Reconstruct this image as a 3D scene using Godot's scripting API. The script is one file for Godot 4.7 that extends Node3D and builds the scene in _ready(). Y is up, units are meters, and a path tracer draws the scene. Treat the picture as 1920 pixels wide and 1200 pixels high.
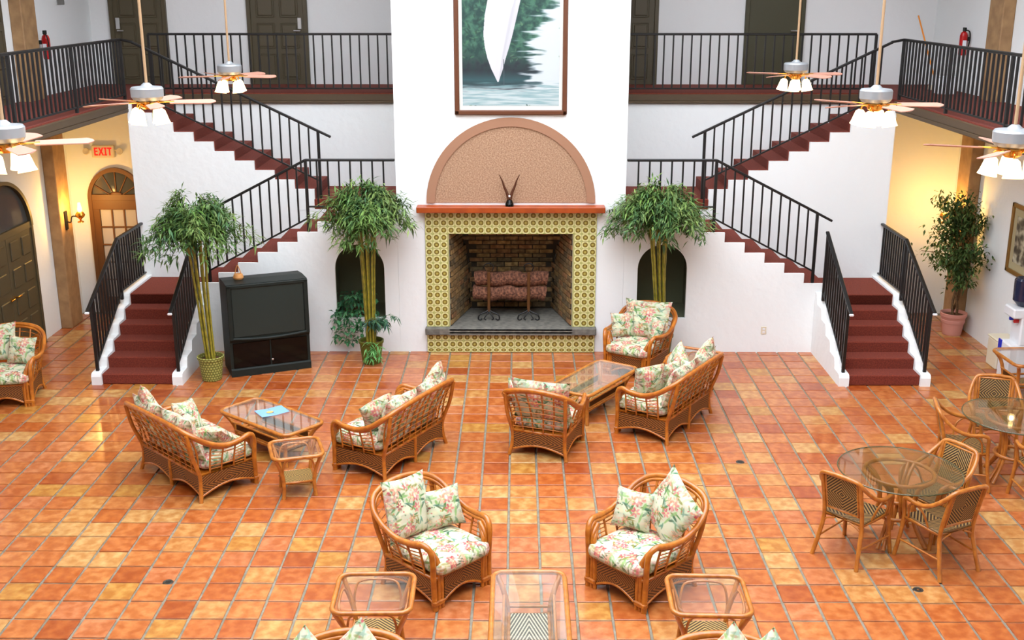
extends Node3D
# Hotel atrium lounge with a tiled fireplace, two mirrored stairs and a second-floor gallery.
# x runs along the fireplace wall, y up, z towards the photographer; metres.

var M := {}                       # materials by name
var rng := RandomNumberGenerator.new()
var taken := {}                   # top-level names in use

# ---------------------------------------------------------------- mesh collecting
class MB:
	var v := PackedVector3Array()
	var n := PackedVector3Array()
	var uv := PackedVector2Array()
	var c := PackedColorArray()
	var ix := PackedInt32Array()
	var col := Color.WHITE

	func vert(p: Vector3, nn: Vector3, t := Vector2.ZERO) -> int:
		v.append(p); n.append(nn); uv.append(t); c.append(col)
		return v.size() - 1

	func tri(a: int, b: int, d: int) -> void:
		var g := (v[b] - v[a]).cross(v[d] - v[a])
		if g.length_squared() < 1e-18: return
		if g.dot(n[a] + n[b] + n[d]) > 0.0:
			ix.append(a); ix.append(d); ix.append(b)
		else:
			ix.append(a); ix.append(b); ix.append(d)

	func quad(a: Vector3, b: Vector3, d: Vector3, e: Vector3, out: Vector3, uvs := []) -> void:
		var nn := (b - a).cross(d - a)
		if nn.length_squared() < 1e-16: nn = (d - a).cross(e - a)
		nn = nn.normalized()
		if nn.dot(out) < 0.0: nn = -nn
		var t: Array = uvs if uvs.size() == 4 else [Vector2(0, 0), Vector2(1, 0), Vector2(1, 1), Vector2(0, 1)]
		var i := vert(a, nn, t[0]); var j := vert(b, nn, t[1]); var k := vert(d, nn, t[2]); var l := vert(e, nn, t[3])
		tri(i, j, k); tri(i, k, l)

	func tri3(a: Vector3, b: Vector3, d: Vector3, out: Vector3) -> void:
		var nn := (b - a).cross(d - a).normalized()
		if nn.dot(out) < 0.0: nn = -nn
		tri(vert(a, nn), vert(b, nn), vert(d, nn))

	func box(ctr: Vector3, size: Vector3, bev := 0.0, bs := Basis.IDENTITY) -> void:
		var h := size / 2.0
		var b := minf(bev, minf(h.x, minf(h.y, h.z)) * 0.95)
		var ax := [Vector3.RIGHT, Vector3.UP, Vector3.BACK]
		for k in 3:
			var u: Vector3 = ax[(k + 1) % 3]
			var w: Vector3 = ax[(k + 2) % 3]
			var hu: float = h[(k + 1) % 3] - b
			var hw: float = h[(k + 2) % 3] - b
			for s in [-1.0, 1.0]:
				var o: Vector3 = ax[k] * h[k] * s
				quad(ctr + bs * (o - u * hu - w * hw), ctr + bs * (o + u * hu - w * hw), ctr + bs * (o + u * hu + w * hw), ctr + bs * (o - u * hu + w * hw), bs * (ax[k] * s))
		if b <= 0.0: return
		for k in 3:
			var i2 := (k + 1) % 3
			var i3 := (k + 2) % 3
			for s in [-1.0, 1.0]:
				for t in [-1.0, 1.0]:
					var p := Vector3.ZERO
					p[i2] = h[i2] * s; p[i3] = (h[i3] - b) * t
					var q := Vector3.ZERO
					q[i2] = (h[i2] - b) * s; q[i3] = h[i3] * t
					var e := Vector3.ZERO
					e[k] = h[k] - b
					var out := Vector3.ZERO
					out[i2] = s; out[i3] = t
					quad(ctr + bs * (p - e), ctr + bs * (p + e), ctr + bs * (q + e), ctr + bs * (q - e), bs * out)
		for sx in [-1.0, 1.0]:
			for sy in [-1.0, 1.0]:
				for sz in [-1.0, 1.0]:
					var s3 := Vector3(sx, sy, sz)
					tri3(ctr + bs * (Vector3(h.x, h.y - b, h.z - b) * s3), ctr + bs * (Vector3(h.x - b, h.y, h.z - b) * s3), ctr + bs * (Vector3(h.x - b, h.y - b, h.z) * s3), bs * s3)

	# round rod through points; rad is one radius or one per point
	func tube(pts: PackedVector3Array, rad, sides := 8, closed := false) -> void:
		var m := pts.size()
		var tan: Array[Vector3] = []
		for i in m:
			var a := pts[(i - 1 + m) % m] if (closed or i > 0) else pts[i]
			var b := pts[(i + 1) % m] if (closed or i < m - 1) else pts[i]
			tan.append((b - a).normalized())
		var ref := Vector3.UP if absf(tan[0].y) < 0.9 else Vector3.RIGHT
		var u := tan[0].cross(ref).normalized()
		var rings := []
		var rows := m + 1 if closed else m
		var dist := 0.0
		for ii in rows:
			var i := ii % m
			if ii > 0: dist += pts[i].distance_to(pts[(i - 1 + m) % m])
			u = (u - tan[i] * u.dot(tan[i]))
			if u.length() < 1e-5: u = tan[i].cross(Vector3(0.3, 0.8, 0.5))
			u = u.normalized()
			var w := tan[i].cross(u)
			var r: float = rad[i] if rad is Array else rad
			var ring := []
			for s in sides + 1:
				var a := TAU * s / sides
				var d := u * cos(a) + w * sin(a)
				ring.append(vert(pts[i] + d * r, d, Vector2(float(s) / sides, dist * 4.0)))
			rings.append(ring)
		for i in rows - 1:
			for s in sides:
				tri(rings[i][s], rings[i][s + 1], rings[i + 1][s + 1])
				tri(rings[i][s], rings[i + 1][s + 1], rings[i + 1][s])
		if not closed:
			for e in 2:
				var i: int = 0 if e == 0 else m - 1
				var nn: Vector3 = -tan[i] if e == 0 else tan[i]
				var ctr := vert(pts[i], nn)
				var prev := -1
				for s in sides + 1:
					var k := vert(v[rings[0 if e == 0 else rows - 1][s]], nn)
					if prev >= 0: tri(ctr, prev, k)
					prev = k

	func rod(a: Vector3, b: Vector3, r: float, sides := 8) -> void:
		tube(PackedVector3Array([a, b]), r, sides)

	# profile: Vector2(radius, height) from bottom to top or any open path, outer side to the right of travel
	func lathe(profile: Array, seg: int, base := Vector3.ZERO, bs := Basis.IDENTITY) -> void:
		for k in profile.size() - 1:
			var p: Vector2 = profile[k]
			var q: Vector2 = profile[k + 1]
			if p.distance_to(q) < 1e-6: continue
			var d := (q - p).normalized()
			var nr := Vector2(d.y, -d.x)
			var rows := []
			for s in seg + 1:
				var a := TAU * s / seg
				var e := Vector3(cos(a), 0, sin(a))
				var nn := bs * (e * nr.x + Vector3.UP * nr.y)
				rows.append([vert(base + bs * (e * p.x + Vector3.UP * p.y), nn, Vector2(float(s) / seg, p.y)), vert(base + bs * (e * q.x + Vector3.UP * q.y), nn, Vector2(float(s) / seg, q.y))])
			for s in seg:
				tri(rows[s][0], rows[s + 1][0], rows[s + 1][1])
				tri(rows[s][0], rows[s + 1][1], rows[s][1])

	# polygon in the x,y plane (mapped by bs) pushed from z0 to z1
	func prism(poly: PackedVector2Array, z0: float, z1: float, bs := Basis.IDENTITY, o := Vector3.ZERO) -> void:
		if Geometry2D.is_polygon_clockwise(poly): poly.reverse()
		var t := Geometry2D.triangulate_polygon(poly)
		for side in 2:
			var z: float = z0 if side == 0 else z1
			var nn := bs * (Vector3.FORWARD if side == 0 else Vector3.BACK) * (1.0 if z1 > z0 else -1.0)
			var at := v.size()
			for p in poly: vert(o + bs * Vector3(p.x, p.y, z), nn, p)
			for i in range(0, t.size(), 3): tri(at + t[i], at + t[i + 1], at + t[i + 2])
		for i in poly.size():
			var p := poly[i]
			var q := poly[(i + 1) % poly.size()]
			var d := (q - p)
			if d.length() < 1e-6: continue
			quad(o + bs * Vector3(p.x, p.y, z0), o + bs * Vector3(q.x, q.y, z0), o + bs * Vector3(q.x, q.y, z1), o + bs * Vector3(p.x, p.y, z1), bs * Vector3(d.y, -d.x, 0))

	# rounded box (superellipsoid): e small is boxy, 1 is a ball
	func cushion(ctr: Vector3, size: Vector3, e1: float, bs := Basis.IDENTITY, lat := 12, lon := 28) -> void:
		var at := v.size()
		var h := size / 2.0
		for i in lat + 1:
			var a := -PI / 2 + PI * i / lat
			for j in lon + 1:
				var b := TAU * j / lon
				var ca := signf(cos(a)) * pow(absf(cos(a)), 0.55)
				var sa := signf(sin(a)) * pow(absf(sin(a)), 0.55)
				var cb := signf(cos(b)) * pow(absf(cos(b)), e1)
				var sb := signf(sin(b)) * pow(absf(sin(b)), e1)
				var p := Vector3(ca * cb * h.x, sa * h.y, ca * sb * h.z)
				var nn := Vector3(signf(p.x) * pow(absf(p.x / h.x), 2.6) / h.x, signf(p.y) * pow(absf(p.y / h.y), 2.4) / h.y, signf(p.z) * pow(absf(p.z / h.z), 2.6) / h.z)
				if nn.length() < 1e-6: nn = Vector3(0, signf(p.y), 0)
				vert(ctr + bs * p, bs * nn.normalized(), Vector2(float(j) / lon, float(i) / lat))
		for i in lat:
			for j in lon:
				var p := at + i * (lon + 1) + j
				tri(p, p + 1, p + lon + 2)
				tri(p, p + lon + 2, p + lon + 1)

	# throw pillow: square in x,y, plump along z, corners drawn out
	func pillow(w: float, hgt: float, thick: float, res := 14) -> void:
		for side in [-1.0, 1.0]:
			var at := v.size()
			var P := []
			for i in res + 1:
				for j in res + 1:
					var a := -1.0 + 2.0 * i / res
					var b := -1.0 + 2.0 * j / res
					P.append(pillow_point(a, b, w, hgt, thick, side))
			for i in res + 1:
				for j in res + 1:
					var du: Vector3 = P[mini(i + 1, res) * (res + 1) + j] - P[maxi(i - 1, 0) * (res + 1) + j]
					var dv: Vector3 = P[i * (res + 1) + mini(j + 1, res)] - P[i * (res + 1) + maxi(j - 1, 0)]
					var nn := du.cross(dv).normalized()
					if nn.z * side < 0.0: nn = -nn
					vert(P[i * (res + 1) + j], nn, Vector2(float(i) / res, float(j) / res))
			for i in res:
				for j in res:
					var p := at + i * (res + 1) + j
					tri(p, p + 1, p + res + 2)
					tri(p, p + res + 2, p + res + 1)

	func pillow_point(a: float, b: float, w: float, hgt: float, thick: float, side: float) -> Vector3:
		var pinch_x := 1.0 - 0.10 * (1.0 - b * b) * pow(absf(a), 2.0)
		var pinch_y := 1.0 - 0.10 * (1.0 - a * a) * pow(absf(b), 2.0)
		var t := pow(maxf(0.0, (1.0 - a * a) * (1.0 - b * b)), 0.42)
		var ripple := 0.03 * sin(a * 7.0 + b * 3.0) * sin(b * 6.0) * t
		return Vector3(a * w / 2 * pinch_x, b * hgt / 2 * pinch_y, side * (thick / 2 * t * (1.0 + ripple * 4.0)))

	func mesh(mat: Material) -> ArrayMesh:
		var a := []
		a.resize(Mesh.ARRAY_MAX)
		a[Mesh.ARRAY_VERTEX] = v; a[Mesh.ARRAY_NORMAL] = n; a[Mesh.ARRAY_TEX_UV] = uv; a[Mesh.ARRAY_COLOR] = c; a[Mesh.ARRAY_INDEX] = ix
		var m := ArrayMesh.new()
		m.add_surface_from_arrays(Mesh.PRIMITIVE_TRIANGLES, a)
		m.surface_set_material(0, mat)
		return m

# ---------------------------------------------------------------- nodes
func numbered(called: String) -> String:
	var k: int = taken.get(called, 0)
	taken[called] = k + 1
	return called if k == 0 else "%s_%03d" % [called, k]

func meta(o: Node, label: String, category := "", group := "", kind := "") -> void:
	if label: o.set_meta("label", label)
	if category: o.set_meta("category", category)
	if group: o.set_meta("group", group)
	if kind: o.set_meta("kind", kind)

func thing(called: String, label: String, category: String, at := Vector3.ZERO, yaw := 0.0, group := "") -> Node3D:
	var o := Node3D.new()
	o.name = numbered(called)
	add_child(o)
	o.position = at
	o.rotation.y = yaw
	meta(o, label, category, group)
	return o

func part(called: String, b: MB, mat: Material, parent: Node, stuff := false) -> MeshInstance3D:
	return put(called, b.mesh(mat), parent, stuff)

func put(called: String, m: Mesh, parent: Node, stuff := false) -> MeshInstance3D:
	var o := MeshInstance3D.new()
	o.mesh = m
	o.name = numbered(called) if parent == self else called
	parent.add_child(o, true)
	if stuff: o.set_meta("kind", "stuff")
	return o

func structure(called: String, b: MB, mat: Material, label: String) -> MeshInstance3D:
	var o := part(called, b, mat, self)
	meta(o, label, "", "", "structure")
	return o

func structure_node(called: String, label: String, at := Vector3.ZERO, yaw := 0.0) -> Node3D:
	var o := Node3D.new()
	o.name = numbered(called)
	add_child(o)
	o.position = at; o.rotation.y = yaw
	meta(o, label, "", "", "structure")
	return o

func copy(src: Node3D, label: String, at: Vector3, yaw: float) -> Node3D:
	var r: Node3D = src.duplicate()
	var base := String(src.name)
	if base.length() > 4 and base.right(4).begins_with("_") and base.right(3).is_valid_int(): base = base.left(base.length() - 4)
	r.name = numbered(base)
	add_child(r)
	r.position = at; r.rotation = Vector3(0, yaw, 0)
	r.set_meta("label", label)
	return r

func spline(ctrl: Array, per := 6, closed := false) -> PackedVector3Array:
	var out := PackedVector3Array()
	var m := ctrl.size()
	var last := m if closed else m - 1
	for i in last:
		var p0: Vector3 = ctrl[(i - 1 + m) % m] if (closed or i > 0) else ctrl[0] * 2.0 - ctrl[1]
		var p1: Vector3 = ctrl[i]
		var p2: Vector3 = ctrl[(i + 1) % m]
		var p3: Vector3 = ctrl[(i + 2) % m] if (closed or i + 2 < m) else ctrl[m - 1] * 2.0 - ctrl[m - 2]
		for k in per:
			out.append(p1.cubic_interpolate(p2, p0, p3, float(k) / per))
	if not closed: out.append(ctrl[m - 1])
	return out

func face_yaw(fx: float, fz: float) -> float:
	return atan2(fx, fz)

# ---------------------------------------------------------------- textures and materials
func noise_image(w: int, h: int, freq: float, seed_: int, lo: Color, hi: Color, octaves := 4, contrast := 1.0) -> Image:
	var f := FastNoiseLite.new()
	f.seed = seed_; f.frequency = freq; f.fractal_octaves = octaves
	f.noise_type = FastNoiseLite.TYPE_SIMPLEX_SMOOTH
	var src := f.get_seamless_image(w, h)
	var im := Image.create(w, h, false, Image.FORMAT_RGB8)
	for y in h:
		for x in w:
			var t := clampf((src.get_pixel(x, y).r - 0.5) * contrast + 0.5, 0, 1)
			im.set_pixel(x, y, lo.lerp(hi, t))
	return im

func tex(im: Image) -> ImageTexture:
	return ImageTexture.create_from_image(im)

func mat(called: String, color: Color, rough := 0.6, metal := 0.0) -> StandardMaterial3D:
	var m := StandardMaterial3D.new()
	m.resource_name = called
	m.albedo_color = color
	m.roughness = rough
	m.metallic = metal
	M[called] = m
	return m

func tri_tex(m: StandardMaterial3D, t: Texture2D, scale: float, world := false) -> void:
	m.albedo_texture = t
	m.uv1_triplanar = true
	m.uv1_world_triplanar = world
	m.uv1_scale = Vector3.ONE * scale

func blot(im: Image, cx: float, cy: float, rx: float, ry: float, ang: float, col: Color, soft := 0.25) -> void:
	var w := im.get_width()
	var h := im.get_height()
	var r := int(ceil(maxf(rx, ry))) + 1
	var ca := cos(ang)
	var sa := sin(ang)
	for dy in range(-r, r + 1):
		for dx in range(-r, r + 1):
			var u := (dx * ca + dy * sa) / rx
			var t := (-dx * sa + dy * ca) / ry
			var d := sqrt(u * u + t * t)
			if d < 1.0:
				var x := posmod(int(cx) + dx, w)
				var y := posmod(int(cy) + dy, h)
				im.set_pixel(x, y, im.get_pixel(x, y).lerp(col, col.a * clampf((1.0 - d) / soft, 0, 1)))

func fabric_image() -> Image:
	var s := 512
	var im := Image.create(s, s, false, Image.FORMAT_RGB8)
	im.fill(Color(0.77, 0.77, 0.66))
	var r := RandomNumberGenerator.new()
	r.seed = 41
	for k in 60:      # pale washes
		var wash: Color = [Color(0.72, 0.86, 0.70, 0.6), Color(0.96, 0.92, 0.74, 0.6), Color(0.70, 0.84, 0.78, 0.5)][r.randi() % 3]
		blot(im, r.randf() * s, r.randf() * s, r.randf_range(18, 52), r.randf_range(10, 26), r.randf() * TAU, wash, 0.7)
	for k in 190:     # leaves
		var leaf: Color = [Color(0.22, 0.42, 0.18, 0.95), Color(0.38, 0.55, 0.28, 0.9), Color(0.12, 0.29, 0.17, 0.9), Color(0.47, 0.45, 0.16, 0.85), Color(0.30, 0.50, 0.42, 0.8), Color(0.50, 0.66, 0.38, 0.9)][r.randi() % 6]
		blot(im, r.randf() * s, r.randf() * s, r.randf_range(18, 44), r.randf_range(5, 10), r.randf() * TAU, leaf, 0.35)
	for k in 46:      # flowers: petals round a centre
		var cx := r.randf() * s
		var cy := r.randf() * s
		var tone: Color = [Color(0.66, 0.12, 0.18, 0.95), Color(0.76, 0.27, 0.30, 0.95), Color(0.80, 0.42, 0.30, 0.9), Color(0.56, 0.08, 0.14, 0.95), Color(0.82, 0.50, 0.38, 0.9)][r.randi() % 5]
		var pr := r.randf_range(13, 23)
		for q in 6:
			var a := TAU * q / 6.0 + r.randf() * 0.4
			blot(im, cx + cos(a) * pr, cy + sin(a) * pr, pr * 0.8, pr * 0.42, a, tone.lightened(r.randf() * 0.35), 0.4)
		blot(im, cx, cy, pr * 0.4, pr * 0.4, 0, Color(0.97, 0.86, 0.58, 0.9), 0.5)
	for k in 26:      # white petals
		blot(im, r.randf() * s, r.randf() * s, r.randf_range(14, 30), r.randf_range(7, 12), r.randf() * TAU, Color(0.86, 0.86, 0.78, 0.9), 0.4)
	for k in 80:      # small buds and sprigs
		var bud: Color = [Color(0.74, 0.16, 0.22, 0.85), Color(0.90, 0.48, 0.32, 0.85), Color(0.22, 0.42, 0.22, 0.85)][r.randi() % 3]
		blot(im, r.randf() * s, r.randf() * s, r.randf_range(4, 9), r.randf_range(3, 6), r.randf() * TAU, bud, 0.5)
	return im

func woven_image(light: Color, dark: Color, period := 12.0, n := 144) -> Image:
	var im := Image.create(n, n, false, Image.FORMAT_RGB8)
	for y in n:
		for x in n:
			var d := absf(x - n / 2.0) + absf(y - n / 2.0)
			var st := 0.5 + 0.5 * cos(TAU * d / period)
			var strand := 0.86 + 0.14 * cos(TAU * float(x) / 4.0)
			im.set_pixel(x, y, dark.lerp(light, smoothstep(0.3, 0.7, st)) * strand)
	return im

func make_materials() -> void:
	var m: StandardMaterial3D
	# plaster
	var bump := tex(noise_image(256, 256, 0.02, 7, Color.BLACK, Color.WHITE, 5))
	m = mat("white_plaster", Color(0.91, 0.925, 0.92), 0.85)
	m.heightmap_enabled = true; m.heightmap_texture = bump; m.heightmap_scale = 0.35
	m.uv1_triplanar = true; m.uv1_world_triplanar = true; m.uv1_scale = Vector3.ONE * 0.9
	m = mat("gallery_plaster", Color(0.895, 0.90, 0.895), 0.85)
	m.heightmap_enabled = true; m.heightmap_texture = bump; m.heightmap_scale = 0.35
	m.uv1_triplanar = true; m.uv1_world_triplanar = true; m.uv1_scale = Vector3.ONE * 0.9
	m = mat("tan_stucco", Color(1, 1, 1), 0.9)
	tri_tex(m, tex(noise_image(256, 256, 0.16, 12, Color(0.56, 0.43, 0.33), Color(0.70, 0.57, 0.455), 4, 1.6)), 0.9, true)
	m.heightmap_enabled = true; m.heightmap_texture = m.albedo_texture; m.heightmap_scale = 0.8
	mat("arch_border", Color(0.60, 0.44, 0.335), 0.8)
	mat("niche_shade_olive", Color(0.42, 0.43, 0.33), 0.9)  # shade of the unlit niche put into its olive colour
	# floor
	m = mat("terracotta", Color(1, 1, 1), 0.36)
	m.vertex_color_use_as_albedo = true
	tri_tex(m, tex(noise_image(512, 512, 0.026, 3, Color(0.87, 0.75, 0.63), Color(1.0, 1.0, 1.0), 5, 1.8)), 0.55, true)
	m.clearcoat_enabled = true; m.clearcoat = 0.4; m.clearcoat_roughness = 0.14
	m.heightmap_enabled = true; m.heightmap_texture = m.albedo_texture; m.heightmap_scale = 0.25
	m = mat("grout", Color(1, 1, 1), 0.85)
	tri_tex(m, tex(noise_image(128, 128, 0.05, 5, Color(0.42, 0.395, 0.33), Color(0.56, 0.53, 0.46))), 1.3, true)
	# carpet
	m = mat("red_carpet", Color(1, 1, 1), 0.95)
	tri_tex(m, tex(noise_image(128, 128, 0.12, 9, Color(0.37, 0.13, 0.075), Color(0.50, 0.20, 0.12), 3, 1.4)), 2.5, true)
	# timber, iron, metal
	mat("olive_door", Color(0.30, 0.265, 0.18), 0.5)
	mat("brown_door", Color(0.42, 0.27, 0.13), 0.5)
	mat("dark_slab_door", Color(0.25, 0.24, 0.15), 0.5)
	mat("fascia_brown", Color(0.30, 0.235, 0.15), 0.55)
	m = mat("mantel_wood", Color(1, 1, 1), 0.4)
	tri_tex(m, tex(noise_image(128, 128, 0.03, 21, Color(0.54, 0.215, 0.035), Color(0.66, 0.29, 0.06))), 1.0)
	m = mat("post_wood", Color(1, 1, 1), 0.65)
	tri_tex(m, tex(noise_image(128, 128, 0.03, 22, Color(0.55, 0.42, 0.28), Color(0.68, 0.54, 0.37))), 1.0)
	mat("black_iron", Color(0.055, 0.055, 0.05), 0.42)
	mat("brass", Color(0.85, 0.60, 0.25), 0.25, 1.0)
	mat("steel", Color(0.80, 0.80, 0.80), 0.3, 0.9)
	mat("grey_enamel", Color(0.60, 0.62, 0.63), 0.35, 0.4)
	mat("fan_blade", Color(0.72, 0.52, 0.44), 0.45)
	mat("pole_paint", Color(0.66, 0.54, 0.40), 0.5)
	# rattan and weave
	m = mat("rattan", Color(1, 1, 1), 0.34)
	tri_tex(m, tex(noise_image(128, 128, 0.03, 31, Color(0.58, 0.30, 0.055), Color(0.78, 0.475, 0.13), 4, 1.3)), 2.2)
	m.clearcoat_enabled = true; m.clearcoat = 0.4; m.clearcoat_roughness = 0.2
	m = mat("light_rattan", Color(1, 1, 1), 0.36)
	tri_tex(m, tex(noise_image(128, 128, 0.03, 32, Color(0.60, 0.33, 0.085), Color(0.78, 0.50, 0.18), 4, 1.3)), 2.2)
	m.clearcoat_enabled = true; m.clearcoat = 0.4; m.clearcoat_roughness = 0.2
	m = mat("woven_brown", Color(1, 1, 1), 0.5)
	m.albedo_texture = tex(woven_image(Color(0.66, 0.42, 0.17), Color(0.30, 0.155, 0.05), 12.0))
	m.uv1_scale = Vector3(1, 1, 1)
	m = mat("woven_tan", Color(1, 1, 1), 0.5)
	m.albedo_texture = tex(woven_image(Color(0.80, 0.66, 0.36), Color(0.26, 0.17, 0.07), 14.0))
	m = mat("woven_pale", Color(1, 1, 1), 0.5)
	m.albedo_texture = tex(woven_image(Color(0.90, 0.85, 0.72), Color(0.22, 0.18, 0.12), 12.0))
	m = mat("fabric", Color(1, 1, 1), 0.9)
	tri_tex(m, tex(fabric_image()), 1.25)
	m.rim_enabled = true; m.rim = 0.2
	# glass
	m = mat("clear_glass", Color(0.78, 0.80, 0.74, 0.05), 0.02)
	m.transparency = BaseMaterial3D.TRANSPARENCY_ALPHA
	m = mat("tinted_glass", Color(0.36, 0.32, 0.16, 0.17), 0.02)
	m.transparency = BaseMaterial3D.TRANSPARENCY_ALPHA
	m = mat("soft_glass", Color(0.78, 0.80, 0.74, 0.03), 0.02)
	m.transparency = BaseMaterial3D.TRANSPARENCY_ALPHA; m.metallic_specular = 0.27
	m = mat("woven_dark", Color(1, 1, 1), 0.5)
	m.albedo_texture = tex(woven_image(Color(0.72, 0.57, 0.32), Color(0.17, 0.10, 0.045), 14.0))
	m = mat("shade_glass", Color(1.0, 0.93, 0.80), 0.4)
	m.emission_enabled = true; m.emission = Color(1.0, 0.86, 0.62); m.emission_energy_multiplier = 3.2
	m = mat("flame_glow", Color(1.0, 0.9, 0.7), 0.4)
	m.emission_enabled = true; m.emission = Color(1.0, 0.84, 0.55); m.emission_energy_multiplier = 4.0
	m = mat("door_pane", Color(0.80, 0.78, 0.76, 0.75), 0.1)
	m.transparency = BaseMaterial3D.TRANSPARENCY_ALPHA
	mat("black_plastic", Color(0.12, 0.14, 0.125), 0.5)
	mat("dark_screen", Color(0.17, 0.195, 0.18), 0.3)
	mat("gloss_black", Color(0.012, 0.014, 0.012), 0.12)
	M.black_plastic.metallic_specular = 0.3; M.dark_screen.metallic_specular = 0.3; M.gloss_black.metallic_specular = 0.35
	# plants and pots
	m = mat("bamboo_cane", Color(1, 1, 1), 0.45)
	tri_tex(m, tex(noise_image(64, 64, 0.06, 51, Color(0.42, 0.42, 0.10), Color(0.68, 0.61, 0.22))), 3.0)
	m = mat("leaf", Color(1, 1, 1), 0.65)
	m.metallic_specular = 0.3
	m.vertex_color_use_as_albedo = true
	m.backlight_enabled = true; m.backlight = Color(0.25, 0.3, 0.12)
	m = mat("bark", Color(1, 1, 1), 0.8)
	tri_tex(m, tex(noise_image(64, 64, 0.08, 52, Color(0.28, 0.20, 0.12), Color(0.50, 0.38, 0.24))), 4.0)
	mat("soil", Color(0.35, 0.22, 0.11), 0.95)
	m = mat("basket_weave", Color(1, 1, 1), 0.7)
	m.albedo_texture = tex(basket_image())
	m.heightmap_enabled = true; m.heightmap_texture = m.albedo_texture; m.heightmap_scale = 1.0
	m.uv1_scale = Vector3(3, 6.8, 1)
	mat("green_pot", Color(0.34, 0.36, 0.10), 0.5)
	mat("pink_pot", Color(0.80, 0.56, 0.50), 0.7)
	mat("white_plastic", Color(0.88, 0.89, 0.90), 0.35)
	mat("off_white", Color(0.86, 0.82, 0.72), 0.5)
	mat("blue_plastic", Color(0.06, 0.16, 0.72), 0.3)
	mat("red_enamel", Color(0.70, 0.05, 0.05), 0.3)
	mat("exit_red", Color(0.9, 0.12, 0.12), 0.5)
	M.exit_red.emission_enabled = true; M.exit_red.emission = Color(1, 0.08, 0.08); M.exit_red.emission_energy_multiplier = 0.6
	mat("orange_pole", Color(0.95, 0.58, 0.18), 0.4)
	mat("horn", Color(0.30, 0.15, 0.06), 0.45)
	mat("wicker_ornament", Color(0.86, 0.60, 0.34), 0.6)
	m = mat("slate", Color(1, 1, 1), 0.8)
	tri_tex(m, tex(noise_image(128, 128, 0.04, 61, Color(0.33, 0.325, 0.30), Color(0.50, 0.485, 0.44))), 1.5, true)
	m = mat("log_bark", Color(1, 1, 1), 0.9)
	tri_tex(m, tex(noise_image(128, 128, 0.06, 62, Color(0.25, 0.14, 0.09), Color(0.56, 0.37, 0.27), 5, 1.6)), 2.6)
	m.heightmap_enabled = true; m.heightmap_texture = m.albedo_texture; m.heightmap_scale = 2.0
	m = mat("brick", Color(1, 1, 1), 0.9)
	m.vertex_color_use_as_albedo = true
	tri_tex(m, tex(noise_image(128, 128, 0.05, 63, Color(0.62, 0.58, 0.52), Color(1, 1, 1), 4, 1.5)), 1.4, true)
	mat("mortar", Color(0.20, 0.17, 0.12), 0.95)
	m = mat("deco_tile", Color(1, 1, 1), 0.25)
	m.albedo_texture = tex(deco_image())
	mat("tile_grout", Color(0.62, 0.60, 0.40), 0.8)
	mat("sky_white", Color(0.95, 0.95, 0.95), 0.8)
	mat("gold_frame", Color(0.52, 0.38, 0.18), 0.4, 0.2)
	mat("frame_brown", Color(0.36, 0.19, 0.08), 0.45)
	mat("mat_board", Color(0.84, 0.84, 0.80), 0.8)

func basket_image() -> Image:
	var im := Image.create(128, 32, false, Image.FORMAT_RGB8)
	for y in 32:
		for x in 128:
			var row := int(y / 8.0)
			var ph := float((x + (8 if row % 2 else 0)) % 16) / 16.0
			var b := sin(PI * ph) * sin(PI * (float(y % 8) + 0.5) / 8.0)
			im.set_pixel(x, y, Color(0.36, 0.36, 0.12).lerp(Color(0.70, 0.70, 0.38), b))
	return im

func deco_image() -> Image:
	var n := 64
	var im := Image.create(n, n, false, Image.FORMAT_RGB8)
	for y in n:
		for x in n:
			var dx := (x + 0.5 - n / 2.0) / (n / 2.0)
			var dy := (y + 0.5 - n / 2.0) / (n / 2.0)
			var d := sqrt(dx * dx + dy * dy)
			var col := Color(0.83, 0.815, 0.57)
			var a := atan2(dy, dx)
			if d < 0.70: col = Color(0.38, 0.28, 0.07)
			if d < 0.52: col = Color(0.64, 0.61, 0.30).lerp(Color(0.44, 0.36, 0.11), 0.5 + 0.5 * cos(a * 8.0))
			if d < 0.22: col = Color(0.72, 0.66, 0.36)
			var e := Vector2(1 - absf(dx), 1 - absf(dy)).length()
			if e < 0.30: col = Color(0.55, 0.58, 0.20)
			if e < 0.16: col = Color(0.83, 0.815, 0.57)
			im.set_pixel(x, y, col)
	return im

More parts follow.
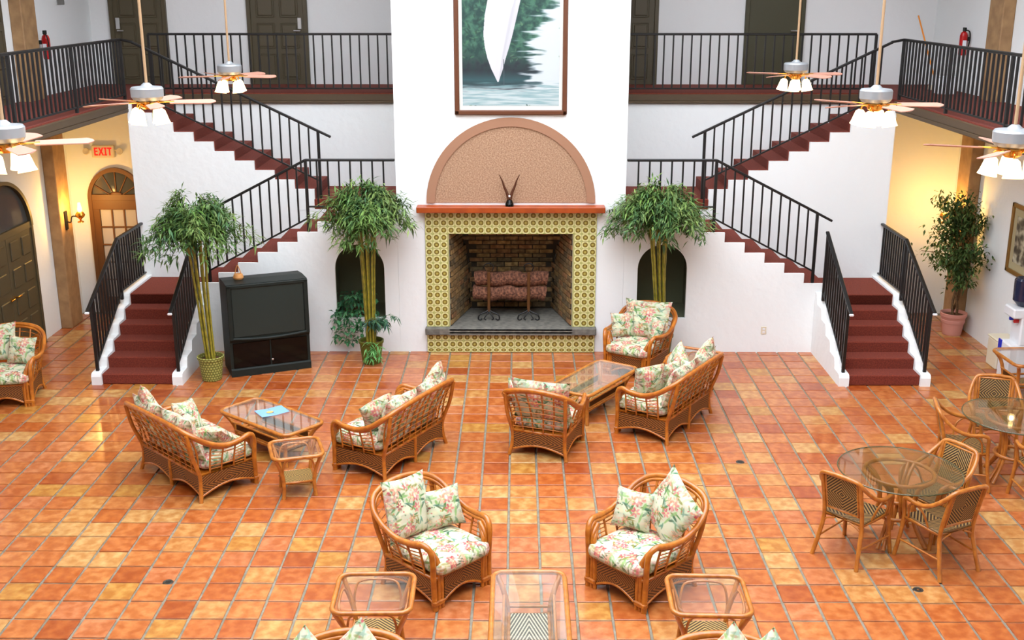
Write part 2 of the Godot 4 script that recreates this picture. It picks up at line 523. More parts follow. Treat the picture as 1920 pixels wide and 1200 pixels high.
func egret_image() -> Image:
	# a white wading bird before dark green foliage and pale water
	var w := 300
	var h := 496
	var im := Image.create(w, h, false, Image.FORMAT_RGB8)
	var f := FastNoiseLite.new()
	f.seed = 5; f.frequency = 0.03; f.fractal_octaves = 4
	var g := FastNoiseLite.new()
	g.seed = 8; g.frequency = 0.012; g.fractal_octaves = 3
	for y in h:
		for x in w:
			var u := float(x) / w
			var t := float(y) / h
			var k := f.get_noise_2d(x, y)
			var col := Color(0.10, 0.27, 0.24).lerp(Color(0.28, 0.48, 0.38), clampf(0.5 + k * 1.3, 0, 1))
			col = col.lerp(Color(0.12, 0.17, 0.20), smoothstep(0.62, 0.80, t + k * 0.1))
			var rim := lerpf(0.95, 0.68, smoothstep(0.28, 0.60, t))
			var open := smoothstep(rim - 0.06, rim + 0.10, u + 0.22 * g.get_noise_2d(x * 0.7, y * 4.0))
			col = col.lerp(Color(0.90, 0.94, 0.94), open)
			var streak := g.get_noise_2d(x * 0.7, y * 9.0)
			var shore := smoothstep(0.845, 0.90, t + streak * 0.05)
			var water := Color(0.85, 0.91, 0.90).lerp(Color(0.62, 0.76, 0.76), clampf(0.4 + streak * 1.4, 0, 1))
			col = col.lerp(water, shore)
			col = col.lerp(Color(0.24, 0.46, 0.46), (1.0 - absf(clampf((t - 0.83) / 0.06, -1, 1))) * 0.7 * (1.0 - open))
			im.set_pixel(x, y, col)
	for k in 220:     # leaf dabs
		var r := RandomNumberGenerator.new()
		r.seed = 900 + k
		var x := r.randf_range(0, 0.78) * w
		var y := r.randf_range(0, 0.72) * h
		if x > 0.60 * w and y > 0.5 * h: continue
		blot(im, x, y, r.randf_range(5, 12), r.randf_range(2, 4), r.randf() * TAU, [Color(0.30, 0.52, 0.36, 0.6), Color(0.10, 0.24, 0.20, 0.6), Color(0.44, 0.60, 0.44, 0.5)][k % 3], 0.4)
	# body: drooping teardrop, legs, neck
	var prof := [[0.17, 0.40, 0.47], [0.24, 0.30, 0.60], [0.324, 0.265, 0.60], [0.42, 0.235, 0.565], [0.54, 0.22, 0.52], [0.62, 0.235, 0.485], [0.69, 0.26, 0.45], [0.76, 0.30, 0.42], [0.845, 0.365, 0.375]]
	for y in range(int(0.17 * h), int(0.845 * h)):
		var t := float(y) / h
		var k := 0
		while k < prof.size() - 2 and prof[k + 1][0] < t: k += 1
		var f2: float = clampf((t - prof[k][0]) / (prof[k + 1][0] - prof[k][0]), 0, 1)
		var x0 := lerpf(prof[k][1], prof[k + 1][1], f2) * w
		var x1 := lerpf(prof[k][2], prof[k + 1][2], f2) * w
		for x in range(int(x0), int(x1)):
			var q := (x - x0) / maxf(1.0, x1 - x0)
			var shade := 0.95 - 0.09 * smoothstep(0.72, 0.80, q) + 0.04 * smoothstep(0.82, 0.9, q) - 0.03 * (0.5 + 0.5 * f.get_noise_2d(x * 1.5, y * 0.3))
			im.set_pixel(x, y, Color(shade, shade, shade * 1.01))
	for s in 140:
		var t := s / 139.0
		var nx := (0.45 + 0.06 * sin(t * 5.0)) * w
		var ny := lerpf(0.40, 0.12, t) * h
		blot(im, nx, ny, 9.0 - 4.0 * t, 9.0 - 4.0 * t, 0, Color(0.95, 0.95, 0.95, 1), 0.4)
	blot(im, 0.43 * w, 0.11 * h, 13, 8, 0, Color(0.95, 0.95, 0.95, 1), 0.4)
	blot(im, 0.34 * w, 0.115 * h, 18, 2.5, -0.1, Color(0.82, 0.62, 0.22, 1), 0.4)
	for s in 60: blot(im, 0.425 * w + s * 0.02, lerpf(0.70, 0.865, s / 59.0) * h, 1.6, 1.6, 0, Color(0.35, 0.40, 0.42, 0.9), 0.6)
	return im

# ================================================================ the scene
func _ready() -> void:
	rng.seed = 77
	# camera: on the second-floor gallery, looking down at the fireplace
	var cam := Camera3D.new()
	cam.name = "camera"
	cam.fov = 31.7473
	cam.near = 0.05; cam.far = 200.0
	cam.position = Vector3(0.104, 5.224, 15.978)
	cam.rotation = Vector3(deg_to_rad(-16.4248), deg_to_rad(0.31255), 0)
	add_child(cam)
	cam.current = true
	# daylight enters through the roof light over the hall
	var env := Environment.new()
	env.background_mode = Environment.BG_SKY
	var sm := ProceduralSkyMaterial.new()
	sm.sky_top_color = Color(0.94, 0.96, 1.0)
	sm.sky_horizon_color = Color(0.95, 0.97, 1.0)
	sm.ground_bottom_color = Color(0.35, 0.34, 0.32)
	sm.ground_horizon_color = Color(0.6, 0.6, 0.6)
	sm.sky_energy_multiplier = 2.4
	env.sky = Sky.new()
	env.sky.sky_material = sm
	env.tonemap_mode = Environment.TONE_MAPPER_LINEAR
	env.tonemap_exposure = 1.05
	env.sdfgi_enabled = true; env.ssao_enabled = true; env.ssil_enabled = true
	var we := WorldEnvironment.new()
	we.name = "world_environment"
	we.environment = env
	add_child(we)

	make_materials()
	build_shell()
	build_floor()
	build_stairs(-1.0)
	build_stairs(1.0)
	build_gallery()
	build_fireplace()
	build_doors()
	build_railings()
	build_fans()
	build_lounge_groups()
	build_dining()
	build_plants()
	build_small_things()

const WZ := -0.06      # the fireplace wall
const SX := 7.2        # side walls
const BZ := -2.2       # wall under the rear gallery
const GZ := -3.85      # rear wall of the gallery
const GY := 3.63       # gallery floor
const GX := 5.74       # edge of the side galleries

func simple_wall(called: String, lo: Vector3, hi: Vector3, m: Material, label: String) -> void:
	var b := MB.new()
	b.box((lo + hi) / 2.0, hi - lo)
	structure(called, b, m, label)

func build_shell() -> void:
	var W: Material = M.white_plaster
	var G: Material = M.gallery_plaster
	simple_wall("wall_left", Vector3(-SX - 0.2, -0.1, GZ), Vector3(-SX, 6.5, 17.7), W, "white plaster side wall behind the dark arched double door")
	simple_wall("wall_right", Vector3(SX, -0.1, GZ), Vector3(SX + 0.2, 6.5, 17.7), W, "white plaster side wall behind the ficus tree and water cooler")
	simple_wall("wall_back", Vector3(-SX - 0.2, GY - 0.3, GZ - 0.2), Vector3(SX + 0.2, 6.5, GZ), G, "pale plaster gallery wall with dark guest room doors")
	simple_wall("wall_rear", Vector3(-SX, -0.1, BZ - 0.15), Vector3(SX, GY - 0.14, BZ), W, "plaster wall under the rear gallery behind both stairs")
	simple_wall("wall_front", Vector3(-SX - 0.2, -0.1, 17.5), Vector3(SX + 0.2, 6.5, 17.7), W, "plaster wall closing the hall behind the photographer")
	# chimney breast with the hearth opening left out
	var b := MB.new()
	var poly := PackedVector2Array([Vector2(-1.65, -0.1), Vector2(-0.90, -0.1), Vector2(-0.90, 1.815), Vector2(0.90, 1.815), Vector2(0.90, -0.1), Vector2(1.65, -0.1), Vector2(1.65, 8.4), Vector2(-1.65, 8.4)])
	b.prism(poly, -0.30, WZ)
	b.box(Vector3(-1.6, 4.15, -1.25), Vector3(0.1, 8.5, 1.9))
	b.box(Vector3(1.6, 4.15, -1.25), Vector3(0.1, 8.5, 1.9))
	structure("wall_chimney", b, W, "tall white chimney breast behind the painting and fireplace")
	# ceilings of the galleries, roof with its long roof light
	simple_wall("ceiling_rear", Vector3(-SX - 0.2, 6.3, GZ - 0.2), Vector3(SX + 0.2, 6.5, BZ - 0.02), G, "ceiling over the rear gallery")
	simple_wall("ceiling_left", Vector3(-SX - 0.2, 6.3, BZ), Vector3(-GX, 6.5, 17.7), G, "ceiling over the gallery on the arched door side")
	simple_wall("ceiling_right", Vector3(GX, 6.3, BZ), Vector3(SX + 0.2, 6.5, 17.7), G, "ceiling over the gallery on the ficus side")
	simple_wall("ceiling_front", Vector3(-GX, 6.3, 14.9), Vector3(GX, 6.5, 17.7), G, "ceiling over the front gallery")
	b = MB.new()
	b.box(Vector3(-GX - 0.1, 7.4, 6.4), Vector3(0.2, 2.2, 17.4))
	b.box(Vector3(GX + 0.1, 7.4, 6.4), Vector3(0.2, 2.2, 17.4))
	b.box(Vector3(0, 7.4, BZ - 0.1), Vector3(GX * 2 + 0.4, 2.2, 0.2))
	b.box(Vector3(0, 7.4, 15.0), Vector3(GX * 2 + 0.4, 2.2, 0.2))
	structure("wall_upper", b, W, "white upper walls of the hall above the galleries")
	b = MB.new()
	var oz0 := 0.8
	var oz1 := 13.6
	var ox := 4.9
	b.box(Vector3(0, 8.6, (BZ - 0.2 + oz0) / 2), Vector3(GX * 2 + 0.4, 0.2, oz0 - BZ + 0.2))
	b.box(Vector3(0, 8.6, (15.1 + oz1) / 2), Vector3(GX * 2 + 0.4, 0.2, 15.1 - oz1))
	for s in [-1.0, 1.0]: b.box(Vector3(s * (GX + 0.2 + ox) / 2, 8.6, (oz0 + oz1) / 2), Vector3(GX + 0.2 - ox, 0.2, oz1 - oz0))
	for k in 6: b.box(Vector3(0, 8.6, lerpf(oz0, oz1, (k + 1) / 7.0)), Vector3(ox * 2, 0.2, 0.12))
	structure("ceiling_roof", b, W, "white roof with a long skylight above the hall")

func build_floor() -> void:
	var b := MB.new()
	b.box(Vector3(0, -0.06, 6.7), Vector3(14.8, 0.104, 22.0))
	var floor_ := structure("floor", b, M.grout, "terracotta tiled floor with grey grout joints")
	var tones: Array[Color] = []
	for h in [[0.735, 0.445, 0.23, 8], [0.755, 0.485, 0.26, 7], [0.765, 0.565, 0.33, 4], [0.705, 0.395, 0.18, 6], [0.65, 0.33, 0.135, 2], [0.78, 0.62, 0.39, 3], [0.75, 0.475, 0.30, 4], [0.735, 0.545, 0.26, 2], [0.72, 0.42, 0.215, 5]]:
		for k in h[3]: tones.append(Color(h[0], h[1], h[2]).srgb_to_linear())
	var shapes: Array[ArrayMesh] = []
	for k in tones.size():
		var t := MB.new()
		t.col = tones[k].lerp(Color(0.6, 0.3, 0.12), rng.randf() * 0.1)
		t.box(Vector3(0, -0.010, 0), Vector3(0.277 + rng.randf() * 0.008, 0.026, 0.282 + rng.randf() * 0.008), 0.004, Basis(Vector3.UP, rng.randf_range(-0.012, 0.012)))
		shapes.append(t.mesh(M.terracotta))
	var far := MB.new()
	var T := 0.305
	var near_count := 0
	var spots := []
	for i in range(-24, 25):
		var jitter := rng.randf_range(-0.012, 0.012)
		for j in range(-8, 40):
			var p := Vector3(0.012 + (i + 0.5) * T, 0, 0.09 + (j + 0.5) * T + jitter)
			if absf(p.x) > SX - 0.02 or p.z < BZ: continue
			if p.z < WZ - 0.1 and absf(p.x) < 4.4: continue
			spots.append([p, rng.randi() % tones.size(), rng.randf_range(-0.0012, 0.0012)])
	spots.sort_custom(func(a, c): return a[0].z > c[0].z)
	for s in spots:
		var p: Vector3 = s[0]
		var seen: bool = p.z < 8.75 and absf(p.x - 0.1) < (16.0 - p.z) * 0.455 + 0.30 + 0.42 * 0.9
		if seen and near_count < 300:
			var o := put("tile", shapes[s[1]], floor_)
			o.position = p + Vector3(0, s[2], 0)
			near_count += 1
		else:
			far.col = tones[s[1]]
			far.box(p + Vector3(0, -0.010 + s[2], 0), Vector3(0.281, 0.026, 0.286), 0.004)
	part("tile_field", far, M.terracotta, floor_, true)

func stepped(u0: float, y0: float, run: float, rise: float, count: int) -> PackedVector2Array:
	# corner points of a stair that climbs while u changes by run
	var p := PackedVector2Array()
	for j in count:
		p.append(Vector2(u0 + run * j, y0 + rise * j))
		p.append(Vector2(u0 + run * j, y0 + rise * (j + 1)))
	return p

func flip(p: PackedVector2Array, sx: float) -> PackedVector2Array:
	var q := PackedVector2Array()
	for k in p: q.append(Vector2(k.x * sx, k.y))
	return q

func build_stairs(sx: float) -> void:
	var side := "left" if sx < 0 else "right"
	var where := "beside the television" if sx < 0 else "beside the ficus tree"
	var W: Material = M.white_plaster
	# wall under the lower flight, stepped on top, with an arched niche: two halves that meet at the niche's middle
	var b := MB.new()
	var top := stepped(4.6, 0.905, -0.2985, 0.1525, 8)
	var nc := 2.22
	var outer := PackedVector2Array([Vector2(4.6, -0.05)])
	outer.append_array(top)
	outer.append(Vector2(nc, 2.125))
	for k in 9:
		var a := PI / 2 * (1.0 - k / 8.0)
		outer.append(Vector2(nc + 0.362 * cos(a), 1.28 + 0.362 * sin(a)))
	outer.append(Vector2(nc + 0.362, 0.525))
	outer.append(Vector2(nc, 0.525)); outer.append(Vector2(nc, -0.05))
	b.prism(flip(outer, sx), WZ - 0.06, WZ)
	var inner := PackedVector2Array([Vector2(nc, -0.05), Vector2(nc, 0.525), Vector2(nc - 0.362, 0.525)])
	for k in 9:
		var a := PI / 2 * (1.0 + (8 - k) / 8.0)
		inner.append(Vector2(nc + 0.362 * cos(a), 1.28 + 0.362 * sin(a)))
	inner.append(Vector2(nc, 2.125)); inner.append(Vector2(1.652, 2.125)); inner.append(Vector2(1.652, -0.05))
	b.prism(flip(inner, sx), WZ - 0.06, WZ)
	structure("wall_stair_" + side, b, W, "white stepped wall with an arched niche under the lower stair " + where)
	# niche room behind the arch
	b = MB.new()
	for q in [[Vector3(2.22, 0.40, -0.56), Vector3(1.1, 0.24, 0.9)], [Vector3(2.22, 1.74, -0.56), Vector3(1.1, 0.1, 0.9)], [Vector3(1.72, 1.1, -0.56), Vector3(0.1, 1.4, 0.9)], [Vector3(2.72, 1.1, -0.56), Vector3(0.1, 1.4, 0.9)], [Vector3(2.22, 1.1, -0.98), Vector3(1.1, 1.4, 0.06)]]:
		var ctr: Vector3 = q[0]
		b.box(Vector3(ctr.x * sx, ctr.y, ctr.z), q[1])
	structure("wall_niche_" + side, b, M.niche_shade_olive, "olive inside, its shade put into the colour, of the arched niche " + where)
	# wall carrying the upper flight
	b = MB.new()
	var up := PackedVector2Array([Vector2(1.7, 1.2), Vector2(1.7, 2.10), Vector2(3.0, 2.10)])
	up.append_array(stepped(3.0, 2.145, 0.2975, 0.1435, 10))
	up.append(Vector2(GX, 2.145 + 1.435)); up.append(Vector2(GX, -0.05)); up.append(Vector2(3.0, -0.05)); up.append(Vector2(3.0, 1.2))
	b.prism(flip(up, sx), -1.06, -1.0)
	b.box(Vector3(sx * (GX - 0.035), 1.7, -1.62), Vector3(0.06, 3.48, 1.10))
	structure("wall_flight_" + side, b, W, "white stepped wall under the upper stair " + where)
	# carpeted steps
	var st := structure_node("floor_stair_" + side, "red carpeted stair of three flights " + where)
	b = MB.new()
	for k in 6:
		b.box(Vector3(sx * 5.11, 0.1525 * (k + 1) / 2.0, (1.42 - 0.28 * k - 1.0) / 2.0), Vector3(0.985, 0.1525 * (k + 1), 1.42 - 0.28 * k + 1.0), 0.014)
	var ob := part("front_flight", b, M.red_carpet, st)
	b = MB.new()
	b.box(Vector3(sx * 5.16, 0.456, -0.49), Vector3(1.12, 0.914, 1.02), 0.01)
	part("landing", b, M.red_carpet, st)
	b = MB.new()
	var lo := stepped(4.6, 0.915, -0.2985, 0.1525, 8)
	lo.append(Vector2(1.6, 2.135)); lo.append(Vector2(1.6, 1.82)); lo.append(Vector2(2.5, 1.82)); lo.append(Vector2(4.6, 0.75))
	b.prism(flip(lo, sx), -1.0, WZ - 0.05)
	part("lower_flight", b, M.red_carpet, st)
	b = MB.new()
	b.box(Vector3(sx * 2.33, 2.06, -1.5975), Vector3(1.35, 0.15, 1.205), 0.004)
	part("middle_landing", b, M.red_carpet, st)
	b = MB.new()
	var hi := stepped(2.99, 2.155, 0.2975, 0.1435, 10)
	hi.append(Vector2(GX, 2.155 + 1.435)); hi.append(Vector2(GX, 3.2)); hi.append(Vector2(2.99, 1.95))
	b.prism(flip(hi, sx), BZ, -1.05)
	part("upper_flight", b, M.red_carpet, st)
	# white curbs that edge the front flight
	var bs := Basis(Vector3(0, 0, 1), Vector3(0, 1, 0), Vector3(1, 0, 0))
	for e in [[4.485, 4.625], [5.60, 5.735]]:
		b = MB.new()
		var cp := PackedVector2Array([Vector2(-1.0, -0.03), Vector2(1.46, -0.03)])
		for k in 6:
			var z := 1.46 - 0.28 * k
			var y := 0.1525 * (k + 1) + 0.02
			cp.append(Vector2(z, y - 0.05)); cp.append(Vector2(z - 0.02, y - 0.012)); cp.append(Vector2(z - 0.06, y))
			if k < 5: cp.append(Vector2(z - 0.255, y + 0.006))
		var last := -1.0 if e[0] > 5 else 0.0
		if last < -0.5: cp.append(Vector2(last, 0.945))
		else:
			cp.append(Vector2(-0.05, 0.94)); cp.append(Vector2(-0.05, 0.2)); cp.append(Vector2(-0.99, 0.2))
		var x0: float = minf(e[0] * sx, e[1] * sx)
		var x1: float = maxf(e[0] * sx, e[1] * sx)
		b.prism(cp, x0, x1, bs)
		var c := structure("trim_stair_curb", b, W, ("white stepped curb on the %s of the short front stair " % ("inner side" if e[0] < 5 else "outer side")) + where)

func build_gallery() -> void:
	var b := MB.new()
	var t := 0.13
	b.box(Vector3(0, GY - t / 2, (GZ + BZ) / 2), Vector3(SX * 2, t, BZ - GZ))
	for s in [-1.0, 1.0]: b.box(Vector3(s * (GX + SX) / 2, GY - t / 2, (BZ + 17.5) / 2), Vector3(SX - GX, t, 17.5 - BZ))
	b.box(Vector3(0, GY - t / 2, 16.25), Vector3(GX * 2, t, 2.5))
	structure("floor_gallery", b, M.red_carpet, "red carpeted gallery floor round the hall")
	# plaster soffit below the carpet
	b = MB.new()
	b.box(Vector3(0, GY - 0.16, (GZ + BZ) / 2 - 0.06), Vector3(SX * 2, 0.06, BZ - GZ - 0.1))
	for s in [-1.0, 1.0]: b.box(Vector3(s * ((GX + SX) / 2 + 0.05), GY - 0.16, (BZ + 17.5) / 2), Vector3(SX - GX - 0.1, 0.06, 17.5 - BZ))
	structure("ceiling_gallery_soffit", b, M.white_plaster, "plaster soffit under the gallery")
	# brown mouldings on the gallery edge
	var n := 0
	for s in [-1.0, 1.0]:
		b = MB.new()
		b.box(Vector3(s * GX, GY - 0.075, 6.6), Vector3(0.05, 0.11, 15.4), 0.012)
		b.box(Vector3(s * (GX + 0.02), GY - 0.155, 6.6), Vector3(0.09, 0.06, 15.4), 0.012)
		structure("trim_gallery_side", b, M.fascia_brown, "brown moulded edge of the side gallery above the " + ("arched double door" if s < 0 else "ficus tree"))
		b = MB.new()
		b.box(Vector3(s * 3.70, GY - 0.075, BZ + 0.005), Vector3(4.1, 0.11, 0.05), 0.012)
		b.box(Vector3(s * 3.70, GY - 0.145, BZ + 0.015), Vector3(4.1, 0.04, 0.08), 0.012)
		structure("trim_gallery_rear", b, M.fascia_brown, "brown moulded edge of the rear gallery on the " + ("television" if s < 0 else "ficus tree") + " side of the painting")
	# posts against the side walls
	for s in [-1.0, 1.0]:
		for lv in 2:
			b = MB.new()
			if lv == 0: b.box(Vector3(s * (SX - 0.09), 1.72, -1.45), Vector3(0.18, 3.44, 0.46), 0.012)
			else: b.box(Vector3(s * (SX - 0.09), 4.95, -0.95), Vector3(0.18, 2.68, 0.50), 0.012)
			structure("trim_post", b, M.post_wood, ["tan square post at floor level", "tan square post on the gallery"][lv] + (" by the arched double door" if s < 0 else " on the ficus tree side"))

func build_fireplace() -> void:
	var root := thing("fireplace", "large fireplace faced with small yellow and brown patterned tiles under the painting", "fireplace", Vector3(0, 0, WZ))
	# tiles, each its own piece
	var tb := MB.new()
	tb.quad(Vector3(-0.052, -0.052, 0.012), Vector3(0.052, -0.052, 0.012), Vector3(0.052, 0.052, 0.012), Vector3(-0.052, 0.052, 0.012), Vector3.BACK)
	for k in 4:
		var a := PI / 2 * k
		var q := Basis(Vector3.BACK, a)
		tb.quad(q * Vector3(-0.052, -0.052, 0.012), q * Vector3(0.052, -0.052, 0.012), q * Vector3(0.053, -0.053, 0), q * Vector3(-0.053, -0.053, 0), q * Vector3(0, -1, 0.2))
	var tm := tb.mesh(M.deco_tile)
	var pitch := 0.1082
	for r in range(-4, 18):
		for cidx in 23:
			var x := (cidx - 11) * pitch
			var y := 2.13 - 0.054 - r * pitch
			if r >= 16 or r < 0: continue
			if r >= 3 and absf(x) < 0.88: continue
			if y < 0.42: continue
			var o := put("tile", tm, root)
			o.position = Vector3(x, y, 0.012 + rng.randf_range(-0.001, 0.001))
	for r in 3:
		for cidx in 23:
			var o := put("tile", tm, root)
			o.position = Vector3((cidx - 11) * pitch, 0.238 - r * pitch + 0.002, 0.032 + rng.randf_range(-0.001, 0.001))
			if r == 2: o.scale = Vector3(1, 0.62, 1); o.position.y += 0.02
	var b := MB.new()
	b.prism(PackedVector2Array([Vector2(-1.245, 0.38), Vector2(-0.90, 0.38), Vector2(-0.90, 1.815), Vector2(0.90, 1.815), Vector2(0.90, 0.38), Vector2(1.245, 0.38), Vector2(1.245, 2.135), Vector2(-1.245, 2.135)]), -0.002, 0.016)
	part("surround", b, M.tile_grout, root)
	b = MB.new()
	b.box(Vector3(0, 0.15, 0.012), Vector3(2.49, 0.30, 0.045))
	part("hearth_base", b, M.tile_grout, root)
	b = MB.new()
	b.box(Vector3(0, 0.342, -0.45), Vector3(1.82, 0.10, 1.14), 0.004)
	b.box(Vector3(0, 0.345, 0.05), Vector3(2.53, 0.105, 0.14), 0.01)
	part("hearth_slab", b, M.slate, root)
	# mantel shelf
	b = MB.new()
	b.box(Vector3(0, 2.185, 0.09), Vector3(2.70, 0.085, 0.22), 0.008)
	part("mantel", b, M.mantel_wood, root)
	# firebox of brick: splayed cheeks, back leaning forward above
	var fb := Node3D.new()
	fb.name = "firebox"
	root.add_child(fb, true)
	b = MB.new()
	var z1 := -1.08
	var back := [Vector3(-0.63, 0.35, z1), Vector3(0.63, 0.35, z1), Vector3(0.66, 1.12, z1), Vector3(-0.66, 1.12, z1)]
	var lean := [Vector3(-0.66, 1.12, z1), Vector3(0.66, 1.12, z1), Vector3(0.80, 1.95, -0.5), Vector3(-0.80, 1.95, -0.5)]
	for o2 in [back, lean]:
		b.quad(o2[0], o2[1], o2[2], o2[3], Vector3.BACK)
		b.quad(o2[0] + Vector3(0, 0, -0.05), o2[1] + Vector3(0, 0, -0.05), o2[2] + Vector3(0, 0, -0.05), o2[3] + Vector3(0, 0, -0.05), Vector3.FORWARD)
	for s in [-1.0, 1.0]:
		var pts := [Vector3(s * 0.905, 0.35, -0.02), Vector3(s * 0.635, 0.35, z1), Vector3(s * 0.665, 1.12, z1), Vector3(s * 0.81, 1.95, -0.5), Vector3(s * 0.905, 1.95, -0.02)]
		b.quad(pts[0], pts[1], pts[2], pts[4], Vector3(-s, 0, 0))
		b.tri3(pts[2], pts[3], pts[4], Vector3(-s, 0, 0))
		for k in pts.size(): pts[k] += Vector3(s * 0.05, 0, 0)
		b.quad(pts[0], pts[1], pts[2], pts[4], Vector3(s, 0, 0))
		b.tri3(pts[2], pts[3], pts[4], Vector3(s, 0, 0))
	b.quad(Vector3(-0.92, 1.95, 0), Vector3(0.92, 1.95, 0), Vector3(0.92, 1.95, -0.55), Vector3(-0.92, 1.95, -0.55), Vector3.DOWN)
	part("mortar_lining", b, M.mortar, fb)
	var bricks: Array[ArrayMesh] = []
	for tone in [Color(0.64, 0.52, 0.33), Color(0.58, 0.47, 0.30), Color(0.54, 0.45, 0.31), Color(0.62, 0.46, 0.30), Color(0.48, 0.41, 0.29)]:
		var q := MB.new()
		q.col = (tone as Color).srgb_to_linear()
		q.box(Vector3.ZERO, Vector3(0.205, 0.070, 0.03), 0.006)
		bricks.append(q.mesh(M.brick))
	var rise := 0.0815
	for r in 18:
		var y := 0.44 + r * rise
		var off := 0.105 if r % 2 else 0.0
		# back
		var bz := z1
		var tilt := 0.0
		var half := 0.64
		if y > 1.12:
			var t := (y - 1.12) / 0.83
			bz = lerpf(z1, -0.5, t); half = lerpf(0.66, 0.80, t)
			tilt = atan2(-0.58, 0.83)
			if bz > -0.52: continue
		for k in range(-4, 5):
			var x := k * 0.218 + off
			if absf(x) > half - 0.06: continue
			var o := put("brick", bricks[rng.randi() % 5], fb)
			o.position = Vector3(x, y, bz + 0.006 + rng.randf_range(-0.003, 0.003))
			o.rotation.x = -tilt
		# cheeks
		for s in [-1.0, 1.0]:
			var a := Vector3(s * 0.90, y, -0.03)
			var e := Vector3(s * (0.64 if y < 1.12 else lerpf(0.66, 0.80, (y - 1.12) / 0.83)), y, bz)
			var d := (e - a)
			var run := d.length()
			d = d.normalized()
			var k2 := 0
			while 0.11 + k2 * 0.218 + off * 0.5 < run - 0.06:
				var o := put("brick", bricks[rng.randi() % 5], fb)
				o.position = a + d * (0.11 + k2 * 0.218 + off * 0.5) + Vector3(-s * 0.004, 0, 0)
				o.rotation.y = atan2(-d.z, d.x)
				k2 += 1
	# arch panel on the breast over the mantel
	b = MB.new()
	var arc := PackedVector2Array()
	for k in 41:
		var a := PI * k / 40.0
		arc.append(Vector2(cos(a) * 1.215, 2.262 + sin(a) * 1.215))
	for k in 41:
		var a := PI * (40 - k) / 40.0
		arc.append(Vector2(cos(a) * 1.09, 2.262 + sin(a) * 1.09))
	b.prism(arc, WZ - 0.001, WZ + 0.03)
	var ao := thing("arch_panel", "half-round tan stucco panel with a smooth border above the mantel", "wall panel")
	part("border", b, M.arch_border, ao)
	b = MB.new()
	var disc := PackedVector2Array()
	for k in 41:
		var a := PI * k / 40.0
		disc.append(Vector2(cos(a) * 1.10, 2.262 + sin(a) * 1.10))
	b.prism(disc, WZ - 0.001, WZ + 0.012)
	part("stucco_field", b, M.tan_stucco, ao)
	# logs and andirons
	for k in 2:
		var lg := thing("log", ["upper thick split log lying across the andirons", "lower thick split log lying across the andirons"][k], "log", Vector3(0.0, [1.00, 0.78][k], [-0.58, -0.56][k]), 0.0, "firewood")
		b = MB.new()
		var pts := PackedVector3Array()
		var rad := []
		for i in 13:
			pts.append(Vector3(lerpf(-0.54, 0.55, i / 12.0) - k * 0.03, 0.015 * sin(i * 1.3 + k), 0.012 * sin(i * 0.9)))
			rad.append(0.112 + 0.008 * sin(i * 2.1 + k * 2))
		b.tube(pts, rad, 9)
		part("bark", b, M.log_bark, lg)
	for s in [-1.0, 1.0]:
		var an := thing("andiron", "wrought iron andiron with scrolled feet and tall upright, " + ("nearer the television" if s < 0 else "farther from the television"), "andiron", Vector3(s * 0.30 - 0.035, 0.394, -0.42))
		b = MB.new()
		b.box(Vector3(0, 0.44, 0), Vector3(0.045, 0.62, 0.03), 0.006)
		part("upright", b, M.brass_dark if M.has("brass_dark") else mat("brass_dark", Color(0.36, 0.22, 0.08), 0.5, 0.3), an)
		b = MB.new()
		b.tube(spline([Vector3(-0.05, 0.76, 0), Vector3(-0.07, 0.84, 0), Vector3(0, 0.88, 0), Vector3(0.07, 0.84, 0), Vector3(0.05, 0.76, 0)], 5), 0.009, 6)
		part("hook", b, M.black_iron, an)
		b = MB.new()
		for q in [-1.0, 1.0]:
			b.tube(spline([Vector3(0, 0.16, 0), Vector3(q * 0.05, 0.13, 0.02), Vector3(q * 0.14, 0.09, 0.04), Vector3(q * 0.16, 0.03, 0.04), Vector3(q * 0.13, 0.012, 0.04), Vector3(q * 0.10, 0.03, 0.04)], 5), 0.011, 6)
			b.tube(spline([Vector3(0, 0.14, 0), Vector3(q * 0.04, 0.08, 0.03), Vector3(q * 0.07, 0.03, 0.04), Vector3(q * 0.04, 0.012, 0.04)], 4), 0.009, 6)
		part("scrolled_feet", b, M.black_iron, an)
		b = MB.new()
		b.box(Vector3(0, 0.24, -0.22), Vector3(0.03, 0.03, 0.46), 0.004)
		b.box(Vector3(0, 0.12, -0.42), Vector3(0.03, 0.24, 0.03), 0.004)
		part("log_bar", b, M.black_iron, an)

func panel_door(root: Node3D, w: float, h: float, m: Material, cols: int, rows: int, panels := true) -> void:
	# door in the x,y plane facing +z, standing on y 0
	var b := MB.new()
	b.box(Vector3(0, h / 2, 0.015), Vector3(w, h, 0.05), 0.004)
	part("door_leaf", b, m, root)
	if panels:
		var mx := 0.10
		var pw := (w - mx * (cols + 1)) / cols
		var ph := (h - mx * (rows + 1)) / rows
		for i in cols:
			for j in rows:
				b = MB.new()
				var c := Vector3(-w / 2 + mx + pw / 2 + i * (pw + mx), mx + ph / 2 + j * (ph + mx), 0.046)
				b.box(c, Vector3(pw - 0.05, ph - 0.05, 0.02), 0.012)
				for q in [[Vector3(0, ph / 2, 0), Vector3(pw, 0.014, 0.02)], [Vector3(0, -ph / 2, 0), Vector3(pw, 0.014, 0.02)], [Vector3(pw / 2, 0, 0), Vector3(0.014, ph, 0.02)], [Vector3(-pw / 2, 0, 0), Vector3(0.014, ph, 0.02)]]:
					b.box(c + q[0], q[1], 0.004)
				part("panel", b, m, root, false)

